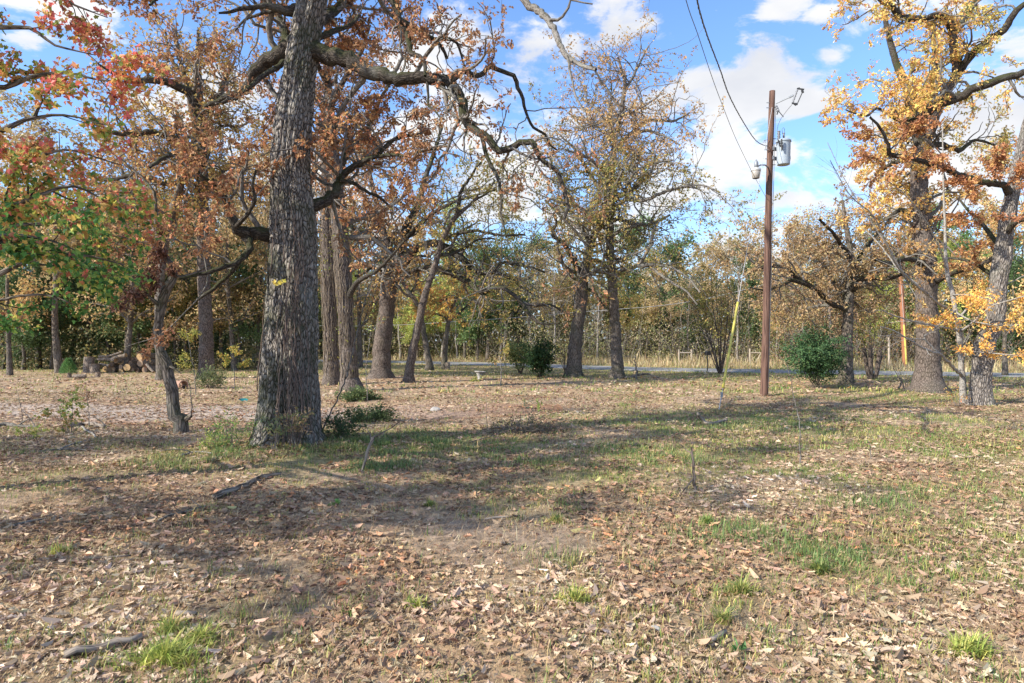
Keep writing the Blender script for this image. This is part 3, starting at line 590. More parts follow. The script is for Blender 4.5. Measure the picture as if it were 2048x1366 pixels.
for k, (sp, d0, d1) in enumerate(LA):
    l = trace(sp, YA, d0, d1, 0.07, 0.16, 100 + k); mb = MB(); tube1(mb, l[:, :3], l[:, 3], 12, wob=0.13, seed=k); o = mb.build("limb", M_LIMB if k not in (7, 8, 9) else M_TWIG, oak, bA, smooth=True)
    if k == 7: o['label'] = "bare pale dead limb hanging into the sky"
    if k not in (7, 8, 9): skA.append(poly(l[2:]))
def keepA(p): px = CX + p[:, 0] / p[:, 1] * F; py = CY - (p[:, 2] - EYE) / p[:, 1] * F; return np.clip(1.0 - (px - 780) / 160, 0.28, 1) * np.where(px > 1050, .6, 1) * np.where((px < 500) & (py < 90), .6, 1)
def regA(p): return (p[:, 2] < 9.8)
crown_from(skA, bA, oak, 31, [(3.4, 0.6, 2.3, 0.45, 0.007, 62, 0.26, 0.25, 10, 5, 0.1, 1), (4.2, 0.3, 1.0, 0.5, 0.0035, 50, 0.26, 0.1, 6, 4, 0.15, 1), (4.0, 0.10, 0.32, 0.5, 0.0022, 45, 0.25, 0, 3, 3, 0.2, 1)],
           46000, 0.072, RUST, tpl=LEAF_MID, clump=0.42, region=regA, hang=0.5, spread=0.04, keep=keepA)
def few_leaves(px, py, Y, n, sz, pal, seed):
    rr = np.random.default_rng(seed); mb = MB(); p = W(px, py, Y) + rr.normal(0, .03, (n, 3)) * (1, .4, 1.6); scatter(mb, LEAF_MAPLE, p, rr.normal(size=(n, 3)) * (1, .4, 1) + (0, 0, -.8), rr.normal(size=(n, 3)) * .4 + (0, -1, 0), np.full(n, sz), palette(pal, n, rr)); return mb
tag(few_leaves(558, 562, 9.5, 6, .075, [(1, (226, 206, 50))], 3).build("leaf_cluster", M_LEAF, base=W(558, 562, 9.5)), "small bright yellow leaf cluster stuck on the front of the massive oak trunk", "leaves")
# vines on the big trunk and rooted at its foot
vb = MB(); rg = np.random.default_rng(77)
def trunk_at(z):
    i = np.searchsorted(aA[:, 2], z).clip(1, len(aA) - 1); return aA[i, :2], aA[i, 3]
for k in range(40):
    th = math.radians(rg.normal(-58, 15)) if k < 34 else math.radians(rg.uniform(-170, -20)); z0 = 0 if k < 31 else rg.uniform(0, 3.5); z1 = min(6.8, z0 + rg.uniform(0.5, 1.0) * rg.uniform(1.0, 4.5)); zs = np.arange(z0, z1, 0.09)
    th = th + np.cumsum(rg.normal(0, 0.035, len(zs))) + 0.15 * np.sin(zs * rg.uniform(1, 3)); c = np.array([trunk_at(z)[0] for z in zs]); r = np.array([trunk_at(z)[1] for z in zs]) * (1 + 0.42 * np.exp(-zs / 0.35) * 0.8) + rg.uniform(0.0, 0.06)
    pts = np.stack([c[:, 0] + np.cos(th) * r, c[:, 1] + np.sin(th) * r, zs], 1); tube1(vb, pts, np.linspace(rg.uniform(0.004, 0.013), 0.002, len(zs)), 5, seed=k)
M_VINE = plain("dry_vine", (0.17, 0.125, 0.10), 0.9, var=0.4, scale=30)
ob = vb.build("climbing_vine", M_VINE, base=bA, smooth=True); tag(ob, "tangle of dry brown vines climbing the right side of the massive oak trunk", "vine")

LVO = [(3.0, 1.0, 3.6, 0.45, 0.012, 66, 0.33, 0.15, 9, 5, 0.0, 9), (2.6, 0.5, 1.8, 0.5, 0.007, 50, 0.26, 0.1, 6, 3, 0.1, 9), (2.6, 0.25, 0.9, 0.5, 0.005, 45, 0.25, 0, 3, 3, 0.2, 9)]
LVW = [(3.0, 1.4, 4.8, 0.45, 0.014, 70, 0.30, 0.0, 10, 5, 0.0, 9)] + LVO[1:]
# ---- B: crooked small tree
t, b, a, sk = plain_tree("small crooked tree with a twisted mossy stem left of the massive oak", [(371, 872, 26), (371, 845, 24), (362, 838, 26), (350, 832, 25), (346, 805, 24), (344, 780, 24), (338, 755, 23), (333, 728, 22), (323, 705, 20), (315, 684, 19), (314, 660, 18), (318, 640, 18), (322, 620, 20), (326, 596, 20), (335, 575, 20), (345, 558, 18), (348, 545, 15), (344, 532, 12), (330, 510, 9), (318, 480, 8), (312, 450, 8), (311, 400, 7), (308, 384, 7), (285, 355, 5), (256, 330, 4)], 11.3,
    [([(324, 615, 13), (312, 606, 9), (300, 595, 6), (294, 587, 4)], 0, -0.2), ([(346, 553, 9), (365, 553, 6), (390, 546, 4), (420, 530, 3)], 0, 0.3), ([(338, 732, 7), (350, 738, 4), (362, 747, 2)], 0, -0.3), ([(362, 842, 14), (376, 836, 10), (383, 832, 5)], 0, -0.1), ([(318, 480, 7), (305, 450, 6), (290, 420, 5), (280, 380, 4), (270, 340, 3)], 0, 0.6)], M_BARK, 300, None, 0, 0, None, name="crooked_tree", limbmat=M_BARK)
crown_from(sk[1:], b, t, 301, [(2.2, 0.4, 1.1, 0.5, 0.005, 60, 0.25, 0.1, 7, 4, 0.3, 1), (3, 0.2, 0.5, 0.5, 0.003, 50, 0.25, 0, 4, 3, 0.2, 1)], 0, 0.09, BROWN)
def leaf_ball(mb, px, py, Y, rx, ry, n, size, pal, seed, tpl=LEAF_MID, hang=0.6):
    r_ = np.random.default_rng(seed); c = W(px, py, Y); v = nrm(r_.normal(size=(n, 3))) * (r_.random((n, 1)) ** 0.5); p = c + v * np.array([rx, rx, ry]) / F * Y
    scatter(mb, tpl, p, r_.normal(0, 0.6, (n, 3)) + np.array([0, 0, -hang]), r_.normal(0, 1, (n, 3)), size * r_.uniform(0.7, 1.2, n), palette(pal, n, r_, p, 0.15))
mb = MB()
for k, (px, py, rx, ry, n) in enumerate([(300, 560, 26, 30, 260), (318, 505, 16, 36, 220), (268, 590, 22, 18, 130), (325, 455, 14, 22, 120), (345, 540, 14, 10, 50), (240, 610, 18, 12, 70)]):
    leaf_ball(mb, px, py, 11.2, rx, ry, n, 0.085, [(3, (112, 72, 50)), (3, (136, 88, 60)), (2, (84, 54, 40)), (1, (160, 108, 70))], 310 + k)
mb.build("crown", M_LEAF, t, b)

# ---- C and T1
t, b, a, sk = plain_tree("tall straight oak with a plain grey brown trunk right of the firewood pile", [(414, 758, 34), (413, 740, 31), (411, 650, 29), (408, 560, 27), (406, 450, 25), (405, 350, 22), (402, 250, 18), (398, 150, 12), (396, 60, 6)], 28.0,
    [([(406, 400, 14), (430, 360, 11), (460, 330, 9), (490, 310, 6)], 0, 2), ([(405, 360, 14), (385, 320, 11), (360, 280, 8), (350, 230, 6)], 0, -2), ([(402, 260, 12), (425, 220, 9), (445, 170, 7), (470, 120, 5)], 0, 1), ([(400, 200, 10), (370, 160, 8), (340, 110, 6), (330, 60, 4)], 0, 1)], M_BARK_RED, 320, None, 0, 0, None)
crown_from(sk, b, t, 321, LVO, 9000, 0.16, GOLD, tpl=LEAF_FAR, clump=0.45, region=lambda p: p[:, 2] > 5.5)
t, b, a, sk = plain_tree("oak with long mossy limbs reaching left, standing behind the crooked tree", [(323, 757, 20), (320, 700, 18), (318, 600, 17), (328, 500, 16), (345, 420, 15), (365, 360, 14), (382, 310, 14), (392, 260, 14), (385, 225, 15), (376, 180, 12), (360, 120, 9), (350, 60, 6)], 27.0,
    [([(388, 300, 13), (392, 322, 13), (370, 318, 12), (351, 308, 11), (335, 312, 10), (319, 322, 8), (300, 335, 5)], 0, -2.5), ([(388, 292, 13), (366, 286, 12), (348, 275, 12), (330, 270, 12), (310, 264, 12), (293, 264, 11), (275, 268, 11), (256, 267, 10), (235, 266, 9), (220, 264, 7), (195, 262, 4)], 0, -1.5),
     ([(390, 225, 18), (381, 187, 18), (352, 172, 17), (322, 161, 15), (300, 160, 13), (271, 161, 11), (245, 152, 9), (227, 146, 7), (200, 130, 4)], 0, -3), ([(362, 368, 12), (340, 366, 10), (320, 365, 9), (300, 356, 8), (270, 350, 8), (253, 352, 8), (235, 358, 7), (215, 360, 7), (187, 359, 4)], 0, 1.5),
     ([(330, 490, 10), (300, 440, 9), (270, 400, 7), (240, 330, 5)], 0, 2), ([(385, 240, 12), (430, 210, 10), (480, 190, 7), (520, 150, 4)], 0, 1.5)], M_BARK, 330, None, 0, 0, None)
crown_from(sk, b, t, 331, LVO, 11000, 0.15, [(3, (206, 148, 66)), (3, (186, 116, 62)), (2, (224, 176, 84)), (2, (160, 100, 62))], tpl=LEAF_FAR, clump=0.44, region=lambda p: p[:, 2] > 5.2)

# ---- D: twin trunks wrapped in vines
for (lab, spec, Y, sd, lim) in [("vine wrapped oak trunk just right of the massive oak", [(706, 792, 42), (700, 760, 37), (695, 700, 34), (690, 600, 32), (684, 500, 34), (676, 400, 30), (668, 320, 26), (660, 240, 22), (655, 165, 18), (655, 80, 12), (660, 0, 7)], 21.4, 340,
        [([(672, 350, 14), (700, 300, 12), (735, 260, 10), (760, 200, 7), (790, 150, 4)], 0, 1.5), ([(658, 220, 12), (690, 160, 10), (720, 110, 8), (740, 50, 5)], 0, 0.5), ([(656, 170, 12), (630, 110, 9), (640, 40, 6)], 0, -2), ([(690, 600, 14), (720, 560, 10), (750, 545, 8), (780, 515, 6), (810, 480, 4)], 0, -2)]),
        ("narrower vine wrapped trunk half hidden behind the vine wrapped oak", [(664, 768, 34), (662, 700, 29), (658, 600, 28), (655, 500, 26), (652, 420, 22), (650, 300, 16), (648, 200, 10)], 24.0, 350, [([(652, 400, 10), (680, 360, 8), (715, 330, 6), (740, 300, 4)], 0, 2)])]:
    t, b, a, sk = plain_tree(lab, spec, Y, lim, M_BARK_RED, sd, None, 0, 0, None, n=22)
    crown_from(sk, b, t, sd + 1, LVO, 8000 if sd == 340 else 2500, 0.13, RUST, tpl=LEAF_FAR, clump=0.44, region=lambda p: p[:, 2] > 5)
    rg = np.random.default_rng(sd); vb = MB(); lf = MB()
    for k in range(34):
        z0 = 0 if k < 16 else rg.uniform(0, 4); zs = np.arange(z0, z0 + rg.uniform(1.5, 5), 0.12); th = rg.uniform(-3.1, 0.1) + np.cumsum(rg.normal(0, 0.07, len(zs)))
        i = np.searchsorted(a[:, 2], zs).clip(1, len(a) - 1); r = a[i, 3] + 0.03; pts = np.stack([a[i, 0] + np.cos(th) * r, a[i, 1] + np.sin(th) * r, zs], 1); tube1(vb, pts, rg.uniform(0.005, 0.014), 4, seed=k)
        if k % 2:
            m = rg.integers(0, len(pts), 50); m = m[pts[m, 2] > (4.0 if k % 4 == 1 else 0.8)][:24 if k % 4 == 1 else 7]; pp = pts[m] + rg.normal(0, 0.07, (len(m), 3)); scatter(lf, LEAF_FAR, pp, rg.normal(size=(len(m), 3)), rg.normal(size=(len(m), 3)), np.full(len(m), 0.09), palette([(3, (150, 150, 50)), (2, (176, 164, 60)), (2, (110, 120, 44))], len(m), rg))
    vt = thing("climbing_vine", "leafy vines wound round the " + ("front" if sd == 340 else "rear") + " trunk of the vine wrapped pair", "vine", b)
    vb.build("stem", plain("vine_stem", (0.19, 0.15, 0.11), 0.9), vt, b, smooth=True); lf.build("foliage", M_LEAF, vt, b)

# ---- E: arching oak
t, b, a, sk = plain_tree("thick oak with mossy limbs arching out to the right over the birdbath", [(760, 758, 46), (762, 740, 40), (767, 670, 38), (773, 620, 35), (779, 570, 37), (782, 540, 37), (775, 500, 24), (768, 470, 19), (760, 440, 15), (752, 400, 12), (740, 350, 9), (735, 300, 6)], 28.5,
    [([(784, 550, 26), (805, 480, 20), (830, 420, 15), (850, 360, 11), (870, 300, 8), (885, 250, 5)], 0, 3),
     ([(783, 550, 22), (797, 538, 21), (812, 520, 19), (826, 505, 18), (840, 494, 17), (855, 487, 16), (870, 486, 15), (884, 491, 15), (900, 500, 14), (914, 512, 14), (928, 524, 13), (943, 534, 12), (958, 542, 12), (972, 548, 11), (985, 545, 9), (997, 532, 8), (1010, 525, 7), (1040, 530, 6), (1065, 535, 5), (1090, 545, 4)], 0, -3),
     ([(785, 562, 16), (797, 557, 14), (822, 541, 13), (840, 537, 12), (859, 536, 12), (880, 538, 12), (899, 545, 12), (920, 556, 12), (940, 566, 11), (953, 578, 10), (965, 588, 9), (975, 600, 8), (983, 616, 5), (990, 628, 3)], 0, -4),
     ([(950, 575, 9), (960, 583, 9), (972, 581, 8), (983, 577, 8), (994, 575, 8), (1008, 576, 8), (1020, 584, 8), (1033, 595, 8), (1045, 607, 7), (1055, 622, 7), (1067, 637, 6), (1082, 647, 5), (1100, 648, 4), (1120, 645, 3)], -3.1, -5),
     ([(1045, 607, 6), (1070, 612, 5), (1100, 610, 5), (1130, 625, 4), (1145, 632, 3)], -4, -4.5), ([(988, 545, 8), (1003, 548, 7), (1025, 560, 6), (1045, 575, 5), (1070, 590, 4)], -2, -2.5),
     ([(770, 548, 14), (755, 538, 11), (742, 535, 9), (725, 548, 7), (710, 552, 5)], 0, -1), ([(776, 500, 14), (740, 470, 12), (700, 450, 9), (680, 420, 6)], 0, 2), ([(870, 486, 8), (910, 470, 7), (950, 462, 6), (1000, 470, 5), (1050, 470, 4)], -1.2, -4), ([(800, 490, 10), (860, 430, 8), (920, 400, 6), (990, 380, 4)], 0.5, -2)], M_BARK_RED, 360, None, 0, 0, None, n=20)
crown_from(sk, b, t, 361, LVO, 17000, 0.11, lambda p, n, rg: np.where((p[:, 0:1] > -3), palette(OLIVE, n, rg, p), palette(RUST if 0 else [(3, (190, 128, 66)), (3, (214, 160, 70)), (2, (150, 96, 62)), (2, (180, 150, 66))], n, rg, p)), tpl=LEAF_FAR, clump=0.42, region=lambda p: p[:, 2] > 2.9, hang=0.4, keep=lambda p: np.where(p[:, 2] < 5.6, .5, 1.0))
# ---- F leaning
t, b, a, sk = plain_tree("slim pale oak leaning to the right in front of the arching oak", [(814, 768, 21), (817, 750, 19), (826, 700, 18), (837, 650, 17), (848, 597, 16), (857, 568, 14), (866, 542, 14), (876, 510, 13), (884, 480, 12), (895, 461, 11), (905, 442, 11), (914, 432, 10), (930, 418, 8), (945, 405, 6), (956, 392, 5)], 25.4,
    [([(914, 432, 9), (917, 405, 8), (921, 385, 7), (933, 365, 6), (943, 352, 5), (952, 335, 4), (962, 325, 3)], 0, -0.7), ([(880, 510, 8), (900, 508, 7), (930, 495, 6), (960, 478, 4), (990, 478, 3)], 0, 1), ([(950, 400, 5), (975, 385, 4), (990, 360, 3)], 0, .5)], M_BARK_RED, 370, None, 0, 0, None)
crown_from(sk[1:], b, t, 371, LVO, 3500, 0.13, OLIVE, tpl=LEAF_FAR, clump=0.42)
# ---- G, H
t, b, a, sk = plain_tree("dark curved oak bending left behind the slim leaning oak", [(860, 743, 16), (857, 720, 14), (850, 680, 12), (843, 640, 12), (833, 607, 11), (818, 585, 10), (804, 560, 8), (795, 520, 6), (800, 480, 4)], 36.0, [([(820, 588, 6), (835, 560, 5), (840, 520, 4)], 0, 1)], M_BARK, 380, None, 0, 0, None)
crown_from(sk[1:], b, t, 381, LVO, 3000, 0.16, GOLD, tpl=LEAF_FAR, clump=0.4)
t, b, a, sk = plain_tree("small dark oak with orange leaves beside the cut stump near the road", [(887, 741, 13), (890, 700, 11), (895, 655, 10), (900, 630, 9), (908, 605, 8), (918, 590, 7), (930, 570, 5), (935, 540, 3)], 37.5, [([(915, 595, 5), (899, 597, 5), (880, 600, 4), (855, 594, 3)], 0, -1), ([(900, 640, 5), (880, 630, 4), (850, 625, 3)], 0, 1), ([(900, 640, 5), (925, 620, 4), (945, 600, 3)], 0, 1)], M_BARK, 390, None, 0, 0, None)
crown_from(sk, b, t, 391, LVO, 3600, 0.17, YORANGE, tpl=LEAF_FAR, clump=0.35, region=lambda p: p[:, 2] > 3)
# ---- I and J
t, b, a, sk = plain_tree("dark trunked oak leaning right, left one of the centre pair", [(1147, 758, 42), (1147, 748, 34), (1150, 700, 30), (1155, 650, 28), (1162, 600, 27), (1166, 552, 24), (1174, 515, 18), (1183, 485, 15), (1194, 462, 14), (1203, 445, 13), (1211, 415, 12), (1215, 380, 9), (1210, 330, 6)], 29.3,
    [([(1164, 560, 14), (1155, 541, 12), (1144, 512, 10), (1126, 487, 9), (1104, 468, 7), (1112, 450, 6), (1108, 425, 4)], 0, -1), ([(1166, 540, 10), (1175, 524, 9), (1185, 520, 8), (1200, 523, 7), (1214, 534, 5)], 0, -1), ([(1205, 450, 10), (1181, 432, 9), (1155, 414, 8), (1140, 392, 6), (1120, 370, 4)], 0, 1.5),
     ([(1168, 575, 8), (1177, 578, 7), (1192, 589, 6), (1203, 607, 5), (1218, 622, 3)], 0, -1.5), ([(1183, 485, 9), (1160, 450, 7), (1130, 440, 6), (1090, 400, 4)], 0, 3), ([(1215, 400, 8), (1180, 350, 7), (1150, 300, 5), (1120, 270, 3)], 0, 1)], M_BARK, 400, None, 0, 0, None, n=18)
crown_from(sk, b, t, 401, LVW, 14000, 0.12, OLIVE, tpl=LEAF_FAR, clump=0.42, region=lambda p: p[:, 2] > 4.2)
t, b, a, sk = plain_tree("tall upright oak with a high airy golden crown, right one of the centre pair", [(1236, 760, 30), (1235, 740, 26), (1232, 680, 24), (1229, 633, 22), (1225, 570, 21), (1221, 523, 19), (1220, 470, 18), (1221, 403, 16), (1224, 330, 14), (1231, 275, 12), (1243, 220, 10), (1250, 165, 8), (1243, 140, 6), (1236, 115, 4)], 28.5,
    [([(1228, 556, 10), (1238, 546, 10), (1251, 538, 9), (1273, 532, 8), (1287, 516, 7), (1302, 487, 6), (1305, 465, 5), (1320, 440, 3)], 0, -1.5), ([(1273, 532, 8), (1295, 530, 7), (1320, 530, 6), (1350, 538, 5), (1380, 560, 4), (1400, 585, 3)], -1, -3.5), ([(1305, 536, 6), (1324, 552, 6), (1346, 567, 5), (1372, 582, 4), (1395, 610, 3)], -2, -3.5),
     ([(1222, 440, 11), (1240, 438, 9), (1254, 443, 9), (1284, 450, 8), (1310, 445, 6), (1340, 430, 4)], 0, 1), ([(1221, 475, 9), (1235, 464, 8), (1251, 454, 7), (1275, 452, 5)], 0, -1), ([(1222, 405, 10), (1245, 390, 9), (1269, 377, 9), (1284, 359, 8), (1290, 330, 7), (1310, 325, 5), (1345, 320, 4)], 0, -1.5),
     ([(1228, 305, 9), (1240, 288, 9), (1258, 271, 8), (1280, 249, 7), (1309, 240, 6), (1346, 242, 5), (1380, 225, 3)], 0, 1), ([(1255, 272, 7), (1285, 262, 6), (1320, 268, 5), (1360, 290, 3)], 0, -1), ([(1247, 185, 6), (1262, 160, 6), (1273, 139, 5), (1285, 115, 4), (1297, 92, 3)], 0, .5), ([(1243, 220, 7), (1215, 180, 5), (1195, 150, 4), (1180, 125, 3)], 0, -.5),
     ([(1232, 270, 8), (1205, 240, 6), (1190, 215, 5), (1165, 200, 3)], 0, 1), ([(1224, 340, 9), (1195, 330, 7), (1165, 310, 6), (1130, 300, 4)], 0, -2), ([(1222, 420, 9), (1250, 400, 8), (1290, 400, 7), (1340, 380, 6), (1400, 370, 4), (1440, 385, 3)], 0, -3), ([(1229, 300, 8), (1225, 250, 7), (1215, 200, 5)], 0, 3), ([(1224, 420, 9), (1230, 380, 7), (1245, 340, 5)], 0, -4)], M_BARK, 410, None, 0, 0, None, n=16, limbmat=M_TWIG)
crown_from(sk, b, t, 411, LVW, 24000, 0.115, lambda p, n, rg: np.where(p[:, 2:3] > 9.0, palette([(3, (206, 160, 88)), (3, (190, 138, 80)), (2, (170, 124, 72)), (1, (222, 186, 110))], n, rg, p), palette(OLIVE, n, rg, p)), tpl=LEAF_FAR, clump=0.40, region=lambda p: p[:, 2] > 4.4)

# ---- O: brown oak behind the holly
t, b, a, sk = plain_tree("brown leaved oak rising behind the right end of the round green shrub", [(1691, 773, 30), (1693, 740, 26), (1694, 700, 23), (1695, 650, 22), (1697, 600, 22), (1701, 558, 18), (1700, 500, 13), (1690, 440, 9), (1685, 400, 5)], 24.5,
    [([(1697, 617, 14), (1680, 613, 12), (1662, 606, 11), (1642, 588, 11), (1634, 579, 10), (1612, 568, 10), (1590, 555, 9), (1577, 540, 9), (1561, 533, 8), (1546, 532, 8), (1524, 535, 7), (1504, 542, 5), (1496, 551, 3)], 0, -2), ([(1612, 568, 9), (1583, 561, 8), (1568, 568, 7), (1552, 574, 6), (1530, 580, 4), (1500, 575, 3)], -1, -2),
     ([(1702, 580, 15), (1709, 570, 14), (1721, 559, 13), (1743, 555, 11), (1780, 557, 8), (1810, 545, 6)], 0, -2), ([(1698, 600, 12), (1690, 590, 10), (1678, 580, 8), (1660, 550, 6), (1640, 520, 5), (1610, 500, 3)], 0, 2), ([(1701, 550, 12), (1730, 500, 9), (1760, 460, 6), (1790, 430, 4)], 0, 2), ([(1700, 520, 10), (1670, 470, 7), (1640, 440, 5)], 0, -2)], M_BARK, 420, None, 0, 0, None)
crown_from(sk, b, t, 421, LVO, 15000, 0.12, [(3, (172, 136, 94)), (3, (148, 112, 78)), (2, (190, 154, 104)), (1, (196, 144, 80))], tpl=LEAF_FAR, clump=0.38, region=lambda p: (p[:, 2] > 3.0))
# ---- Q: big oak right
t, b, a, sk = plain_tree("tall dark trunked oak with orange leaves standing at the right", [(1855, 790, 66), (1855, 770, 56), (1856, 740, 50), (1856, 700, 46), (1854, 640, 43), (1852, 580, 42), (1850, 520, 41), (1845, 460, 38), (1842, 403, 35), (1838, 350, 34), (1842, 310, 33), (1850, 275, 32), (1860, 250, 30), (1870, 222, 28), (1885, 195, 21), (1898, 175, 20), (1912, 154, 19), (1912, 130, 18), (1908, 100, 18), (1906, 75, 18), (1904, 52, 17)], 20.8,
    [([(1906, 62, 17), (1895, 42, 16), (1879, 33, 15), (1860, 35, 14), (1845, 37, 13), (1831, 38, 13), (1810, 34, 12), (1795, 28, 11), (1780, 12, 10), (1762, 0, 9), (1740, -20, 6)], 0, -2), ([(1906, 70, 15), (1920, 50, 14), (1935, 25, 13), (1956, 0, 12), (1990, -30, 10), (2030, -60, 7)], 0, 1.5),
     ([(1913, 152, 16), (1930, 130, 15), (1950, 105, 15), (1970, 84, 15), (1992, 70, 14), (2008, 60, 14), (2018, 40, 13), (2033, 22, 12), (2060, 0, 9)], 0, -1.5), ([(1800, 240, 9), (1809, 250, 13), (1825, 247, 17), (1846, 232, 20), (1870, 215, 19), (1895, 203, 18), (1916, 194, 18), (1945, 180, 17), (1970, 168, 17), (2010, 155, 15), (2048, 146, 14), (2100, 130, 10)], -0.8, -2.5),
     ([(1840, 295, 22), (1828, 240, 18), (1818, 200, 18), (1810, 165, 16), (1800, 140, 15), (1790, 120, 13), (1783, 90, 12), (1775, 60, 10), (1765, 20, 8)], 0, 1.2), ([(1850, 270, 18), (1862, 210, 15), (1868, 160, 14), (1870, 120, 12), (1866, 80, 9), (1870, 30, 6)], 0, 2.5),
     ([(1862, 572, 18), (1875, 560, 15), (1897, 549, 14), (1919, 538, 13), (1952, 532, 12), (1980, 520, 9), (2010, 500, 6)], 0, -2.0), ([(1848, 535, 15), (1840, 523, 12), (1820, 519, 10), (1802, 519, 10), (1780, 525, 8), (1750, 520, 5)], 0, -2.5), ([(1815, 246, 9), (1795, 240, 7), (1775, 228, 6), (1754, 216, 5), (1736, 231, 4), (1715, 228, 3), (1692, 220, 2)], -0.8, -2.2),
     ([(1840, 330, 14), (1810, 320, 11), (1780, 330, 8), (1750, 350, 5)], 0, 2), ([(1842, 300, 14), (1880, 290, 11), (1920, 300, 9), (1950, 280, 6), (1990, 290, 4)], 0, 2), ([(1845, 430, 12), (1800, 420, 9), (1770, 440, 6), (1740, 430, 4)], 0, 1), ([(1845, 450, 12), (1890, 430, 9), (1930, 440, 6)], 0, 2)], M_BARK_RED, 430, None, 0, 0, None, n=28)
def palQ(p, n, rg):
    c = palette(ORANGE, n, rg, p); lo = palette([(3, (196, 150, 76)), (3, (170, 122, 72)), (2, (214, 168, 84))], n, rg, p); gr = palette([(3, (176, 164, 70)), (3, (206, 176, 84)), (2, (150, 150, 62))], n, rg, p)
    c = np.where(p[:, 2:3] < 5.2, lo, c); return np.where((p[:, 0:1] > 14.2) & (p[:, 2:3] > 7) & (rg.random((n, 1)) < 0.55), gr, c)
crown_from(sk, b, t, 431, [(3.2, 0.8, 2.4, 0.42, 0.01, 62, 0.27, 0.35, 9, 5, 0.0, 9), (3.4, 0.4, 1.1, 0.5, 0.005, 50, 0.26, 0.1, 6, 3, 0.1, 9), (2.8, 0.2, 0.5, 0.5, 0.0035, 45, 0.25, 0, 3, 3, 0.2, 9)], 32000, 0.10, palQ, tpl=LEAF_MID, clump=0.40, region=lambda p: (p[:, 2] > 4.0) & (p[:, 0] < 17.6))
# ---- R: curvy grey trunk at right
spec = [(1960, 816, 48), (1960, 800, 43), (1961, 770, 40), (1963, 743, 40), (1966, 710, 39), (1970, 688, 39), (1978, 668, 38), (1987, 650, 37), (1991, 620, 35), (1993, 590, 35), (1996, 560, 34), (2003, 523, 33), (2007, 490, 31), (2011, 458, 29), (2018, 420, 27), (2025, 385, 25), (2036, 330, 23), (2048, 275, 22), (2070, 200, 18), (2100, 120, 14)]
aR = trace(spec, 16.4, 0, 0, 0.15, 0); aR[0, 2] = -0.08; b = aR[0, :3].copy(); b[2] = 0
t = thing("oak_tree", "curving oak with rough pale grey bark near the right edge", "tree", b)
hi_trunk("trunk", aR, t, b, M_GREYB, n=110, step=0.035, flare=0.25, lobes=5, seed=9, amp=0.03)
skR = [poly(aR[60:])]
for k, (sp, d0, d1) in enumerate([([(2022, 392, 18), (2010, 373, 14), (2005, 369, 13), (1985, 368, 12), (1960, 362, 12), (1934, 355, 12), (1905, 343, 11), (1879, 333, 10), (1848, 324, 10), (1817, 315, 9), (1797, 312, 9), (1780, 308, 9), (1775, 290, 7), (1765, 265, 6), (1755, 248, 5), (1740, 235, 4)], 0, -1.8), ([(2030, 360, 14), (2070, 330, 11), (2120, 300, 8)], 0, 1), ([(2010, 470, 12), (2040, 440, 10), (2080, 430, 8)], 0, -1), ([(1995, 565, 10), (1970, 540, 8), (1930, 520, 6), (1890, 515, 4)], 0, 1.5), ([(2003, 500, 10), (1975, 460, 8), (1945, 430, 6), (1920, 400, 4)], 0, 1.5)]):
    l = trace(sp, 16.4, d0, d1, 0.1, 0.16, 440 + k); mb = MB(); tube1(mb, l[:, :3], l[:, 3], 10, wob=0.13, seed=k); mb.build("limb", M_LIMB, t, b, smooth=True); skR.append(poly(l[3:]))
crown_from(skR, b, t, 441, [(2.6, 0.5, 1.7, 0.45, 0.007, 60, 0.27, 0.3, 8, 4, 0.0, 9), (2.8, 0.3, 0.8, 0.5, 0.004, 50, 0.26, 0.1, 5, 3, 0.1, 9)], 7500, 0.10, [(3, (206, 134, 66)), (3, (180, 110, 62)), (2, (224, 164, 80)), (1, (150, 96, 60))], tpl=LEAF_MID, clump=0.42)
